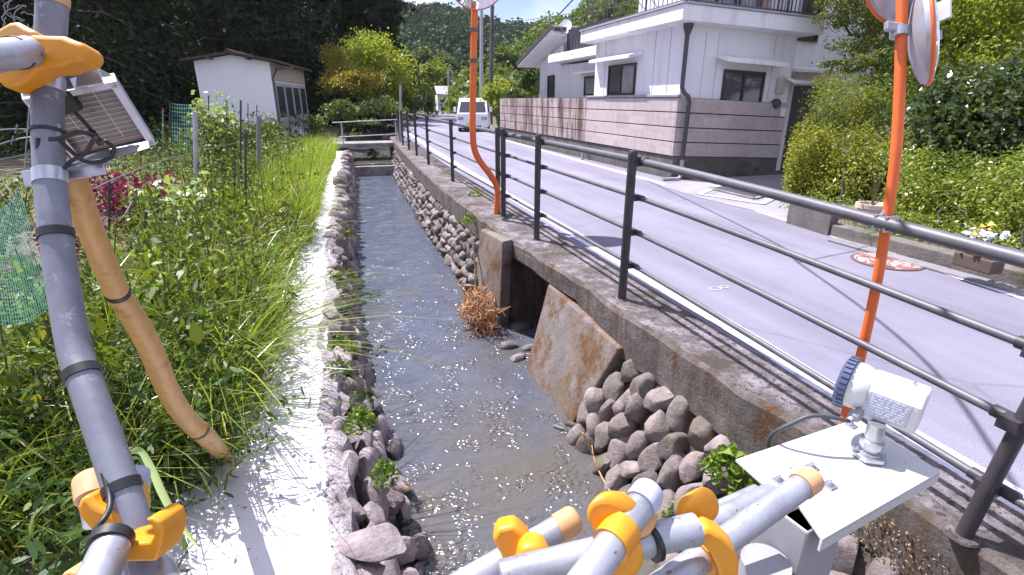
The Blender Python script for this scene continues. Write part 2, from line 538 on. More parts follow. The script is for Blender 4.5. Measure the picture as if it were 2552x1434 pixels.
def water_mat():
    m, t, p, o = newmat('stream_water')
    v = coords(t)
    murk_sky = ramp(t, noise(t, 1.8, 7, 0.7, v), 0.35, 0.7, (0.066, 0.075, 0.102), (0.102, 0.116, 0.16))
    sep = t.nodes.new('ShaderNodeSeparateXYZ'); t.links.new(v, sep.inputs[0])      # brown murk near, bluer far: sky reflection put into the colour
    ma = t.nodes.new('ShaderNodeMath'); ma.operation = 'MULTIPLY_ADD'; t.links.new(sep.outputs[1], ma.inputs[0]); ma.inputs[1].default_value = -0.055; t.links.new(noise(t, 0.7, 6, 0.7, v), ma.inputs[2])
    murk_sky = mixc(t, ramp(t, ma.outputs[0], 0.52, 0.86), murk_sky, (0.10, 0.09, 0.078))
    t.links.new(murk_sky, p.inputs['Base Color'])
    p.inputs['Roughness'].default_value = 0.12; p.inputs['IOR'].default_value = 1.33; p.inputs['Specular IOR Level'].default_value = 0.9
    def bn(h, s, d, prev=None):
        b = t.nodes.new('ShaderNodeBump'); b.inputs['Distance'].default_value = d
        if isinstance(s, float): b.inputs['Strength'].default_value = s
        else: t.links.new(s, b.inputs['Strength'])
        t.links.new(h, b.inputs['Height'])
        if prev: t.links.new(prev, b.inputs['Normal'])
        return b.outputs[0]
    h1 = noise(t, 3.2, 3, 0.5, coords(t, 'Object', (0.7, 1.6, 1)), 0.5)
    h2 = noise(t, 30, 1, 0.4, coords(t, 'Object', (0.8, 1.2, 1)), 0.3)
    mask = ramp(t, noise(t, 3.0, 5, 0.65, coords(t, 'Object', (1.2, 0.9, 1))), 0.44, 0.62, (0.05, 0.05, 0.05), (1, 1, 1))
    t.links.new(bn(h2, mask, 0.042, bn(h1, 0.85, 0.06)), p.inputs['Normal'])
    return m
M['water'] = water_mat()
M['pebble'] = pm('wet_gravel', (0.05, 0.042, 0.035), (0.15, 0.12, 0.09), 16, 0.6, bmp=1.0, bscale=30, stain=(0.2, 0.12, 0.05), sscale=5, sa=0.55, sb=0.65)

# ================================================================ ground, road and channel
def tab(*p):
    ys = [q[0] for q in p]; xs = [q[1] for q in p]
    return lambda y: float(np.interp(y, ys, xs))
xCo = tab((-4, 2.08), (0, 2.05), (1.65, 2.0), (2.34, 1.93), (3.2, 1.88), (4.0, 1.86), (5.6, 1.72), (9.4, 1.64), (13, 1.68), (17, 1.79), (21, 1.93), (60, 3.4))
xCi = tab((-4, 2.36), (3, 2.36), (10, 2.36), (21, 2.55), (30, 3.0), (60, 6.0))
xWR = tab((-4, 1.5), (11, 1.5), (18.5, 1.68), (60, 3.0))
xWL = tab((-4, 0.42), (2.3, 0.27), (3.3, 0.18), (5, 0.07), (7.7, -0.01), (11, 0.03), (18.5, 0.37), (60, 1.5))
xPR = tab((-4, 0.05), (1.7, -0.13), (2.85, -0.21), (4, -0.24), (7, -0.24), (10.4, -0.18), (19, 0.12), (60, 1.3))
xPL = tab((-4, -1.1), (1.9, -0.8), (2.5, -0.73), (3.2, -0.66), (6.4, -0.62), (13.2, -0.5), (20, -0.25), (60, 0.9))
xRR = tab((-4, 5.9), (3, 5.9), (9, 6.25), (22, 6.75), (28, 7.6), (40, 10.4), (60, 15), (90, 21.5))
xRL = tab((-4, 2.34), (10, 2.34), (21, 2.52), (27, 2.9), (40, 5.0), (60, 9.2), (90, 15.6))
ZP, ZW, ZR = -0.30, -1.05, -0.05

def loft(name, ys, prof, m, parent=None, smooth=None, closed=False):
    mb = MB(); rows = [prof(y) for y in ys]; k = len(rows[0])
    pts = [(x, y, z) for y, r in zip(ys, rows) for (x, z) in r]
    fs = [(i * k + j, i * k + (j + 1) % k, (i + 1) * k + (j + 1) % k, (i + 1) * k + j) for i in range(len(ys) - 1) for j in range(k if closed else k - 1)]
    if closed:
        fs += [tuple(range(k))[::-1], tuple((len(ys) - 1) * k + j for j in range(k))]
    mb.add(pts, fs)
    return mb.build(name, m, parent, smooth)

YS = [-12, -8, -4, -2, 0, 1, 2, 3, 4.09, 4.12, 5.72, 5.76, 7, 9, 11, 13, 15, 17, 19, 21, 24, 28, 34, 42, 60]
def gprof(y):
    cul = 4.1 < y < 5.74
    deep = -1.4 if y < 55 else -0.12
    xr = 4.2 if cul else xCi(y) - 0.2
    return [(-600, -0.4), (-60, -0.4), (-12, -0.34), (-4, -0.33), (-1.6, -0.33), (xPL(y) + 0.12, -0.36), (xPR(y) - 0.16, -0.4), (xWL(y) - 0.25, deep),
            (xWR(y) + 0.35, deep), (xr, deep if cul else -0.9), (xr + 0.02, -0.11), (xRR(y) + 2, -0.11), (60, -0.12), (600, -0.12)]
struct(loft('ground', YS + [90, 200, 900], gprof, M['soil']))
RY = [-12] + list(np.arange(-4, 30, 1.0)) + [32, 35, 40, 45, 50, 60, 75, 90]
struct(loft('road', RY, lambda y: [(xRL(y), ZR), (xRR(y) + 0.25, ZR)], M['asphalt']))
lc = tab((-4, 2.50), (2, 2.51), (2.6, 2.55), (5, 2.60), (10, 2.68), (18, 2.86), (27, 3.25))
struct(loft('road_marking', list(np.arange(-4, 27.1, 0.5)), lambda y: [(lc(y) - 0.08, ZR + 0.004), (lc(y) + 0.08, ZR + 0.004)], M['paint']))
rc = tab((-4, 5.0), (2.56, 5.28), (3.95, 5.47), (6.2, 5.80), (9.1, 5.93), (15, 6.15), (22, 6.45))
struct(loft('road_marking', list(np.arange(-4, 22.1, 0.5)), lambda y: [(rc(y) - 0.07, ZR + 0.004), (rc(y) + 0.07, ZR + 0.004)], M['paint']))
# the sprayed figure on the road
mb = MB()
c8 = at(1795, 717, z=ZR + 0.004)
for k, (dx, r) in enumerate(((-0.055, 0.055), (0.045, 0.042))):
    cc = c8 + V(dx, dx * 0.15, 0)
    n = 22
    o = [cc + V((r) * math.cos(t) * 1.05, r * 0.8 * math.sin(t), 0) for t in np.linspace(0, 2 * math.pi, n, endpoint=False)]
    i = [cc + V((r - 0.014) * math.cos(t) * 1.05, (r - 0.014) * 0.8 * math.sin(t), 0.0004 * k) for t in np.linspace(0, 2 * math.pi, n, endpoint=False)]
    mb.add(o + i, [(j, (j + 1) % n, n + (j + 1) % n, n + j) for j in range(n)])
struct(mb.build('road_marking', M['chalk']))
# driveway in front of the house
dr = [at(1700, 452, z=-0.044), at(1640, 462, z=-0.044), at(1740, 492, z=-0.044), at(1960, 545, z=-0.044), V(7.0, 5.6, -0.044), V(11, 6.4, -0.044), V(11, 9.3, -0.044), V(6.5, 9.3, -0.044)]
mb = MB(); mb.poly(*dr); struct(mb.build('driveway', M['drive']))
mb = MB()
for a, b in (((1742, 484), (1800, 460)), ((1742, 484), (1900, 508)), ((1800, 460), (1955, 482)), ((1900, 508), (1955, 482))):
    p, q = at(*a, z=-0.036), at(*b, z=-0.036)
    d = nrm(q - p); s = V(-d[1], d[0], 0) * 0.05
    mb.poly(p - s - d * 0.05, q - s + d * 0.05, q + s + d * 0.05, p + s - d * 0.05)
    for i in range(4):
        mb.v[-4 + i] = (mb.v[-4 + i][0], mb.v[-4 + i][1], -0.036 + 0.002 * (len(mb.f)))
struct(mb.build('road_marking', M['paint']))

# concrete path on the left bank
def edge_noise(y, s):
    return 0.05 * math.sin(y * 3.1 + s) + 0.035 * math.sin(y * 7.7 + 2 * s) + 0.02 * math.sin(y * 17 + s) + 0.02
struct(loft('path', list(np.arange(-4, 21.01, 0.2)), lambda y: [(xPL(y) - 0.35, ZP - 0.08), (xPL(y) - 0.35, ZP), (xPR(y) - 0.035 + 0.15 * edge_noise(y, 1), ZP), (xPR(y) - 0.02 + 0.15 * edge_noise(y, 1), ZP - 0.12)], M['path']))
# water, weir step and the stream bed
wg_y = list(np.arange(-4, 19.51, 0.5))
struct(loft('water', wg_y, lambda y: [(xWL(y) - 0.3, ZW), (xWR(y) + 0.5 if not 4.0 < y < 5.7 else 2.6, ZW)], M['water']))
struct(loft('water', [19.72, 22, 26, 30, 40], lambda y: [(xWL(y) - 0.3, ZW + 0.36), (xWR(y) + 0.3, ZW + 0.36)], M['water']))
mb = MB(); mb.box((0.1, 19.45, -1.4), (2.1, 19.7, ZW + 0.33)); tag(mb.build('weir', M['concrete'], bevel=0.03), 'low dark concrete weir across the stream just before the footbridge', 'weir')

# ---------------------------------------------------------------- right retaining wall
rw = thing('retaining_wall', 'lichen spotted concrete and cobble retaining wall between stream and road, under the dark railing', 'retaining wall', (1.8, 6, -1.05))
def cope(y):
    xo = xCo(y); w = 0.012 * math.sin(y * 5.3) + 0.008 * math.sin(y * 11.9)
    zb = -0.36 if y < 4.0 else (-0.2 if y < 5.8 else -0.33)
    return [(xo + w + 0.01, zb), (xo + w, -0.03 + 0.01 * math.sin(y * 9)), (xo + 0.03 + w, 0.0), (xCi(y), 0.0), (xCi(y), -0.3), (xCi(y) - 0.1, -0.36)]
CY = sorted(list(np.arange(-4, 24.1, 0.25)) + [4.01, 5.79])
cop = loft('coping', CY, lambda y: cope(y)[2:5], M['lichen'], rw)
loft('parapet_face', CY, lambda y: cope(y)[:3], M['side'], rw)
back = lambda y: [(xCo(y) + 0.10, -0.30), (xCo(y) + 0.02, -0.4), (xWR(y) + 0.06, -1.4)]
loft('backing', [-4, -1, 0, 1, 2, 3, 4.1], back, M['mortar'], rw)
loft('backing', [5.75, 8, 11, 14, 17, 19, 24], back, M['mortar'], rw)
# culvert box
mb = MB()
mb.prism([(1.70, 5.76, -0.19), (1.86, 4.25, -0.19), (4.1, 4.25, -0.19), (4.1, 5.76, -0.19)], V(0, 0, 0.128))
mb.box((1.63, 5.66, -1.4), (4.1, 5.82, -0.2))
mb.box((1.95, 3.98, -1.4), (4.1, 4.14, -0.2))
mb.box((4.0, 4.14, -1.4), (4.1, 5.66, -0.2))
mb.build('culvert_box', M['side'], rw, bevel=0.012)
def slab(pts, vec):
    mb = MB(); mb.prism(pts, vec); return mb.build('concrete_apron', M['apron'], rw, bevel=0.015)
slab([at(1366, 708, x=1.80), at(1543, 868, x=1.845), at(1420, 1066, z=-1.09), at(1308, 928, z=-1.09)], (0.17, 0.0, -0.03))
slab([at(1198, 572, x=1.63), at(1252, 602, x=1.60), at(1244, 815, x=1.58), at(1176, 752, x=1.50)], (0.14, 0.05, 0))
# cobbles of the near wall, one by one
g = rnd(11)
cnt = 0
for i in range(24):
    for j in range(5):
        y = 3.40 - i * 0.19 + (0.09 if j % 2 else 0) + g.normal() * 0.02
        s = (j + 0.32) / 4.8 + g.normal() * 0.02
        if y > 3.10 + 0.34 * s:
            continue
        if cnt >= 98 or y < -0.75:
            continue
        x = (xCo(y) + 0.0) * (1 - s) + (xWR(y) + 0.02) * s
        z = -0.37 * (1 - s) + -1.10 * s
        nn = nrm(V(-0.87, 0, 0.42)); al = nrm(V(-0.45 + 0.2 * g.normal(), 0.1 + 0.3 * g.normal(), -0.9))
        al = nrm(al - nn * np.dot(al, nn)); cr = np.cross(nn, al)
        a = g.uniform(0.115, 0.16); b = a * g.uniform(0.52, 0.74)
        v, f = stone_geo((x + 0.02, y, z), (b, a, 0.095 * g.uniform(0.8, 1.4)), rotm(cr, al, nn), g, 3, 10, 0.016, (0.58, 0.9))
        link('stone', v - nn * 0.012, f, M['cobble'], rw, 45)
        cnt += 1
def masonry(name, parent, pts, m, seed, rr, stretch=1.0):
    g = rnd(seed); vs, fs, b = [], [], 0
    for (c, nn, al) in pts:
        al = nrm(al - nn * np.dot(al, nn)); cr = np.cross(nn, al)
        a = g.uniform(*rr)
        v, f = stone_geo(c, (a * g.uniform(0.9, 1.7), a * g.uniform(0.7, 1.1) * stretch, a * g.uniform(0.8, 1.2)), rotm(cr, al, nn), g, 2, 7, 0.02, (0.5, 0.85))
        vs.append(v); fs.append(f + b); b += len(v)
    o = link(name, np.concatenate(vs), np.concatenate(fs), m, parent, 40)
    o['kind'] = 'stuff'
    return o
g = rnd(5); pts = []
y = 6.35
while y < 22:
    k = 5
    for j in range(k):
        s = (j + 0.5 + g.normal() * 0.12) / k
        yy = y + g.normal() * 0.05
        if yy < 6.7 and j > 3: continue
        pts.append((V((xCo(yy) + 0.05) * (1 - s) + (xWR(yy) + 0.02) * s, yy, -0.36 * (1 - s) - 1.08 * s), nrm(V(-0.93, 0.15 * g.normal(), 0.3 + 0.15 * g.normal())), V(g.normal() * 0.3, g.normal() * 0.5, -1)))
    y += 0.17
masonry('rubble_masonry', rw, pts, M['rubble'], 6, (0.075, 0.115))

# ---------------------------------------------------------------- left bank wall
lw = thing('stone_wall', 'rough rock wall carrying the white concrete path along the left side of the stream', 'stone wall', (0, 6, -1.05))
loft('backing', [-4, 0, 2, 4, 6, 9, 12, 15, 18, 24], lambda y: [(xPR(y) - 0.2, ZP - 0.02), (xPR(y) - 0.06, ZP - 0.10), (xWL(y) - 0.13, -1.4)], M['mortar'], lw)
g = rnd(21); cnt = 0; rest = []
y = 1.15
while y < 22:
    step = g.uniform(0.2, 0.3)
    for j in range(4):
        s = (0.04, 0.32, 0.62, 0.92)[j] + g.normal() * 0.05
        yy = y + g.normal() * 0.05 + (0.12 if j == 1 else 0)
        x = (xPR(yy) + 0.0) * (1 - s) + (xWL(yy) - 0.06) * s + g.normal() * 0.02
        z = (ZP - 0.05) * (1 - s) + -1.08 * s
        nn = nrm(V(0.25 if j == 0 else 0.9, 0, 0.95 if j == 0 else 0.3) + 0.15 * g.normal(size=3))
        al = V(0.3 * g.normal(), 1, 0.2 * g.normal())
        if cnt < 99 and y < 9:
            a = nrm(al - nn * np.dot(al, nn)); cr = np.cross(nn, a)
            v, f = stone_geo((x, yy, z), (g.uniform(0.10, 0.16) * (0.8 if j == 0 else 1), step * g.uniform(0.5, 0.75), g.uniform(0.07, 0.11) * (0.8 if j == 0 else 1)), rotm(cr, a, nn), g, 3, 13, 0.016, (0.38, 0.8))
            link('stone', v, f, M['edge_rock'], lw, 45); cnt += 1
        else:
            rest.append((V(x, yy, z), nn, al))
    y += step
masonry('rubble_masonry', lw, rest, M['edge_rock'], 22, (0.11, 0.15))
# rough mortar lip between path and rocks
g = rnd(41); ly = np.arange(0.6, 22, 0.06); lp_ = []
w1 = np.cumsum(g.normal(size=len(ly)) * 0.012); w1 -= np.convolve(w1, np.ones(25) / 25, 'same')
nc = 7
for i, y in enumerate(ly):
    x0, x1 = xPR(y) - 0.075 + w1[i] * 0.9, xPR(y) + 0.045 + w1[i] * 1.5
    for k in range(nc):
        q = k / (nc - 1)
        lp_.append((x0 + (x1 - x0) * q, y + g.normal() * 0.01, ZP + 0.006 + 0.016 * g.random() - 0.012 * (k == 0) - 0.05 * q ** 2 - (0.10 if k == nc - 1 else 0)))
mb = MB(); mb.add(lp_, [(i * nc + k, i * nc + k + 1, (i + 1) * nc + k + 1, (i + 1) * nc + k) for i in range(len(ly) - 1) for k in range(nc - 1)])
M['lip'] = pm('rough_mortar', (0.50, 0.46, 0.49), (0.30, 0.265, 0.275), 9, 0.95, a=0.3, b=0.66, stain=(0.15, 0.12, 0.11), sscale=6, sa=0.55, sb=0.68, bmp=1.0, bscale=45, speck=(0.12, 0.1, 0.09), spscale=60, spa=0.58, spb=0.64)
mb.build('mortar_lip', M['lip'], lw, 40)
# big flat stone lying at the path edge
g = rnd(31)
c = at(925, 1352, z=ZP - 0.02)
v, f = stone_geo(c, (0.17, 0.12, 0.07), rotm(V(0.9, -0.35, -0.1), V(0.35, 0.9, 0), V(0.1, 0, 1)), g, 3, 10, 0.01, (0.5, 0.85))
tag(link('edge_stone', v, f, M['edge_rock'], None, 45), 'large flat pinkish stone lying on the path edge at the bottom', 'stone')
# loose rocks at the culvert mouth
g = rnd(33)
names = ['dark wet rock in the culvert mouth beside the brown straw clump', 'low flat wet rock standing alone in shallow water before the culvert', 'small grey rock at the far foot of the stained apron',
         'mossy rock inside the culvert opening', 'rusty little rock at the stream edge below the near cobbles', 'dark rock at the lower corner of the stained apron']
for (px, py, r), nm in zip(((1270, 862, 0.12), (1290, 893, 0.1), (1318, 868, 0.1), (1300, 815, 0.16), (1392, 1066, 0.05), (1430, 1062, 0.08)), names):
    v, f = stone_geo(at(px, py, z=-1.04), (r, r * 0.7, r * 0.45), rotm(V(1, 0.4 * g.normal(), 0), V(-0.4, 1, 0), V(0, 0, 1)), g, 2, 7, 0.02)
    tag(link('rock', v, f, M['rubble'], None, 45), nm, 'rock', 'loose rocks by the culvert')
# gravel bar in the culvert
mb = MB(); g = rnd(34)
nx, ny = 14, 14
vv = [(2.0 + 2.0 * i / nx, 4.15 + 1.5 * j / ny, -1.12 + 0.16 * min(1, i / 4) + 0.03 * g.normal()) for i in range(nx + 1) for j in range(ny + 1)]
mb.add(vv, [(i * (ny + 1) + j, (i + 1) * (ny + 1) + j, (i + 1) * (ny + 1) + j + 1, i * (ny + 1) + j + 1) for i in range(nx) for j in range(ny)])
stuff(mb.build('gravel', M['pebble'], None, 180))
# ================================================================ street furniture
M['rail'] = pm('dark_rail_paint', (0.075, 0.07, 0.085), (0.11, 0.105, 0.125), 8, 0.5, spec=0.6, stain=(0.13, 0.12, 0.13), sscale=6, sa=0.62, sb=0.75, bmp=0.05, bscale=80)
M['orange'] = pm('orange_paint', (0.78, 0.16, 0.03), (0.66, 0.12, 0.025), 4, 0.5, stain=(0.45, 0.12, 0.05), sscale=7, sa=0.64, sb=0.75, bmp=0.05, bscale=60)
M['galv'] = pm('galvanised_steel', (0.50, 0.515, 0.56), (0.37, 0.385, 0.43), 9, 0.42, 0.55, stain=(0.28, 0.28, 0.30), sscale=7, sa=0.52, sb=0.68, bmp=0.06, bscale=60, vscale=(1, 1, 0.5), speck=(0.2, 0.17, 0.15), spscale=70, spa=0.66, spb=0.7)
M['steel'] = pm('bright_steel', (0.55, 0.56, 0.6), (0.42, 0.43, 0.47), 18, 0.32, 0.8, bmp=0.05)
M['black'] = pm('black_rubber', (0.012, 0.012, 0.014), (0.022, 0.021, 0.022), 10, 0.5)
M['yellow'] = pm('yellow_plastic', (0.76, 0.32, 0.015), (0.62, 0.24, 0.012), 4, 0.42, stain=(0.55, 0.28, 0.09), sscale=5, sa=0.55, sb=0.75, bmp=0.08, bscale=50)
M['yellow_back'] = pm('faded_yellow_plastic', (0.66, 0.36, 0.13), (0.72, 0.34, 0.06), 6, 0.5, bmp=0.08, bscale=50)
M['capend'] = pm('faded_cap', (0.62, 0.36, 0.2), (0.55, 0.28, 0.11), 9, 0.6)
M['capgrey'] = pm('grey_cap', (0.46, 0.5, 0.62), (0.4, 0.44, 0.55), 9, 0.5)
M['mirror_back'] = pm('mirror_back', (0.5, 0.5, 0.56), (0.36, 0.35, 0.42), 3, 0.35, 0.3)
M['white_plastic'] = pm('white_housing', (0.66, 0.66, 0.66), (0.6, 0.6, 0.6), 6, 0.4, bmp=0.03)
M['plate'] = pm('painted_plate', (0.58, 0.585, 0.58), (0.5, 0.505, 0.5), 3, 0.45, 0.1, speck=(0.12, 0.1, 0.09), spscale=26, spa=0.72, spb=0.74)
M['grey_paint'] = pm('grey_post', (0.34, 0.34, 0.36), (0.28, 0.28, 0.30), 3, 0.5, 0.1, stain=(0.2, 0.2, 0.2), sscale=4, sa=0.6, sb=0.7)

def mirror_glass():
    m, t, p, o = newmat('mirror_glass'); p.inputs['Metallic'].default_value = 1; p.inputs['Roughness'].default_value = 0.03
    p.inputs['Base Color'].default_value = (0.85, 0.86, 0.88, 1); return m
M['mirror'] = mirror_glass()

# ---- guard rail
M['rail_dark'] = pm('dark_brown_post', (0.034, 0.029, 0.034), (0.05, 0.043, 0.05), 8, 0.5, stain=(0.09, 0.08, 0.085), sscale=7, sa=0.62, sb=0.72, bmp=0.05, bscale=80)
PX = tab((-4, 2.03), (13, 2.0), (15.2, 2.02), (19.2, 2.08), (24, 2.3))
gr = thing('guard_rail', 'dark brown four bar pipe guard rail along the road edge', 'guard rail', (2.0, 8, 0))
drop = tab((-4, -0.24), (0.9, -0.072), (2.4, -0.02), (3.45, 0))
post_y = [-1.6, 0.92, 3.45, 5.42, 6.72, 6.98, 10.13, 13.06, 15.3, 17.3, 19.2, 21.2]
RZ = [0.28, 0.545, 0.81, 1.075]
RR = [0.017, 0.017, 0.017, 0.0275]
for y in post_y:
    x = PX(y)
    mb = MB()
    tilt = 0.13 if y == 0.92 else 0.0
    mb.tube([V(x, y, -0.02), V(x + tilt, y - tilt * 0.3, 1.125)], 0.026 if tilt else 0.034, 14)
    p = mb.build('post', M['rail_dark'], gr, 40)
    MB().lathe(V(x + tilt, y - tilt * 0.3, 1.12), V(0, 0, 1), [(0.036, 0), (0.036, 0.02), (0.027, 0.034), (0.0, 0.038)], 14).build('post_cap', M['rail_dark'], p, 40)
    MB().lathe(V(x, y, -0.004), V(0, 0, 1), [(0.054, 0), (0.05, 0.008), (0.038, 0.012)], 14).build('base_collar', M['lichen'], p, 40)
    for z, r in zip(RZ, RR):
        z = z + drop(y)
        mb = MB()
        mb.obox(V(x + 0.04, y, z), V(0.03, 0, 0), V(0, 0.03, 0), V(0, 0, r + 0.006))
        mb.tube([V(x + 0.07, y - 0.075, z), V(x + 0.07, y + 0.075, z)], r + 0.006, 10)
        mb.build('bracket', M['rail_dark'], p, 40)
for z, r in zip(RZ, RR):
    for ya, yb in ((-3.5, 6.80), (6.90, 21.4)):
        ys = [y for y in np.arange(ya, yb, 0.7)] + [yb]
        MB().tube([V(PX(y) + 0.066, y, z + drop(y)) for y in ys], r, 12).build('rail', M['rail'], gr, 40)

# ---- traffic mirrors on orange posts
def mirror(parent, c, nrmv, r, name='mirror_head'):
    nrmv = nrm(nrmv)
    h = MB().lathe(c, nrmv, [(0.0, -0.05), (r * 0.35, -0.047), (r * 0.75, -0.03), (r * 0.97, -0.012), (r, 0.0), (r * 1.02, 0.012), (r * 0.985, 0.02)], 40).build(name, M['mirror_back'], parent, 30)
    MB().lathe(c, nrmv, [(r * 0.98, 0.021), (r * 0.7, 0.035), (r * 0.35, 0.043), (0.0, 0.046)], 40).build('mirror_glass', M['mirror'], h, 180)
    MB().tube([np.asarray(c) + nrmv * 0.01 + r * 1.01 * (math.cos(t) * nrm(np.cross(nrmv, V(0, 0, 1))) + math.sin(t) * nrm(np.cross(nrmv, np.cross(nrmv, V(0, 0, 1))))) for t in np.linspace(0, 2 * math.pi, 40, endpoint=False)], 0.008, 6, close=True).build('mirror_rim', M['orange'], h, 180)
    return h

def smooth_path(pts, k=6):
    pts = [np.asarray(p, float) for p in pts]
    out = []
    for i in range(len(pts) - 1):
        p0, p1, p2, p3 = pts[max(i - 1, 0)], pts[i], pts[i + 1], pts[min(i + 2, len(pts) - 1)]
        for s in np.linspace(0, 1, k, endpoint=False):
            out.append(0.5 * ((2 * p1) + (-p0 + p2) * s + (2 * p0 - 5 * p1 + 4 * p2 - p3) * s ** 2 + (-p0 + 3 * p1 - 3 * p2 + p3) * s ** 3))
    return out + [pts[-1]]

b0 = at(1240, 533, z=0.0)
tm = thing('traffic_mirror', 'round traffic mirror on a crooked orange post bolted to the far guard rail', 'traffic mirror', b0)
yy = b0[1]
pp = [b0 + V(-0.02, 0, -0.02), at(1240, 475, y=yy), at(1222, 437, y=yy), at(1196, 402, y=yy), at(1182, 370, y=yy), at(1178, 320, y=yy), at(1179, 200, y=yy), at(1182, 60, y=yy), at(1186, -90, y=yy)]
MB().tube(smooth_path(pp), 0.042, 14).build('pole', M['orange'], tm, 60)
for zz in (75, 152):
    q = at(1180, zz, y=yy)
    MB().tube([q - V(0, 0, 0.022), q + V(0, 0, 0.022)], 0.05, 14).build('clamp_band', M['rail'], tm, 40)
q = at(1183, -58, y=yy) + V(-0.01, -0.14, 0)
mirror(tm, q, V(0.05, -1, -0.25), 0.37)
MB().obox(at(1182, -40, y=yy) + V(0, -0.06, 0), V(0.05, 0, 0), V(0, 0.07, 0), V(0, 0, 0.02)).build('bracket', M['galv'], tm)

tm2 = thing('traffic_mirror', 'tall leaning orange post with two round mirrors clamped to the near guard rail', 'traffic mirror', at(2104, 1048, d=1.95))
def on_rail(px, py, y):
    return at(px, py, y=y)
pp = [at(2100, 1065, x=2.13) * V(1, 1, 0) + V(-0.01, 0.01, -0.02), at(2100, 1065, x=2.13), at(2116, 1000, x=2.13), at(2150, 868, x=2.13), at(2186, 700, x=2.13), at(2211, 545, x=2.13), at(2231, 400, x=2.14), at(2241, 250, x=2.15), at(2246, 100, x=2.16), at(2250, -60, x=2.17), at(2252, -150, x=2.17)]
pole2 = smooth_path(pp, 4)
MB().tube(pole2, 0.0205, 14).build('pole', M['orange'], tm2, 60)
ddp = float(np.dot(at(2241, 80, x=2.155) - CC, FW))
MB().obox(at(2275, 78, d=ddp - 0.01), nrm(at(2330, 92, d=ddp) - at(2225, 72, d=ddp)) * 0.11, FW * 0.012, UP * 0.017).build('bracket', M['galv'], tm2, bevel=0.004)
MB().tube([at(2241, 70, d=ddp), at(2240, 92, d=ddp)], 0.032, 14).build('clamp_band', M['galv'], tm2, 40)
cm = at(2301, 92, d=ddp + 0.02)
h = mirror(tm2, cm, RT * 0.93 - FW * 0.60 + UP * 0.06, 0.185)
MB().obox(at(2334, 34, d=ddp + 0.05), RT * 0.018 - FW * 0.05, UP * 0.042, RT * 0.004).build('visor', M['white_plastic'], tm2, bevel=0.004)
mirror(tm2, at(2254, -42, d=ddp + 0.11), FW * 1.0 + UP * 0.18 - RT * 0.05, 0.155)
# bolts joining it to the top rail
pc = at(2207, 556, x=2.10)
mb = MB(); mb.obox(pc, V(0.026, 0, 0), V(0, 0.032, 0), V(0, 0, 0.026)); mb.obox(pc + V(0, -0.024, 0), V(0.036, 0, 0), V(0, 0.005, 0), V(0, 0, 0.033)); mb.obox(pc + V(0, 0.024, 0), V(0.036, 0, 0), V(0, 0.005, 0), V(0, 0, 0.033))
mb.tube([pc + V(0, 0.04, 0.0), pc + V(0.03, 0.02, 0.075)], 0.008, 8)
mb.build('rail_clamp', M['steel'], tm2, bevel=0.004)

# ---- manhole cover, drain grate
mc = at(2210, 652, z=ZR + 0.004)
mh = thing('manhole_cover', 'round manhole cover with worn red and white pattern in the road', 'manhole cover', mc)
MB().lathe(mc, V(0, 0, 1), [(0.315, 0), (0.315, 0.006), (0.29, 0.007)], 40).build('rim', pm('rusty_iron', (0.09, 0.06, 0.05), (0.16, 0.10, 0.08), 12, 0.8), mh)
m, t, p, o = newmat('manhole_pattern')
vo = t.nodes.new('ShaderNodeTexVoronoi'); vo.feature = 'DISTANCE_TO_EDGE'; vo.inputs['Scale'].default_value = 9
t.links.new(coords(t), vo.inputs['Vector'])
c = ramp(t, noise(t, 4.5, 3, 0.5, coords(t)), 0.47, 0.53, (0.30, 0.10, 0.08), (0.36, 0.31, 0.30))
c = mixc(t, ramp(t, vo.outputs[0], 0.03, 0.07), (0.12, 0.05, 0.05), c)
t.links.new(c, p.inputs['Base Color']); p.inputs['Roughness'].default_value = 0.7
MB().lathe(mc, V(0, 0, 1), [(0.287, 0.002), (0.287, 0.009), (0.0, 0.0095)], 40).build('lid', m, mh)
q = [at(1768, 470, z=-0.034), at(1812, 465, z=-0.034), at(1925, 484, z=-0.034), at(1880, 496, z=-0.034)]
gt = thing('drain_grate', 'rectangular dark steel drain grate in the house driveway', 'drain grate', sum(q) / 4)
mb = MB()
for i in range(15):
    s = i / 14
    a, b = q[0] * (1 - s) + q[1] * s, q[3] * (1 - s) + q[2] * s
    d = nrm(b - a); n = nrm(np.cross(d, V(0, 0, 1)))
    mb.obox((a + b) / 2 + V(0, 0, 0.008), d * np.linalg.norm(b - a) / 2, n * 0.012, V(0, 0, 0.006))
mb.build('grille', pm('grate_steel', (0.13, 0.13, 0.17), (0.2, 0.2, 0.25), 20, 0.5, 0.6), gt)
mb = MB()
for a, b in ((q[0], q[1]), (q[1], q[2]), (q[2], q[3]), (q[3], q[0])):
    d = nrm(b - a); n = nrm(np.cross(d, V(0, 0, 1)))
    mb.obox((a + b) / 2 + V(0, 0, 0.008), d * np.linalg.norm(b - a) / 2, n * 0.03, V(0, 0, 0.009))
mb.build('frame', M['concrete'], gt)

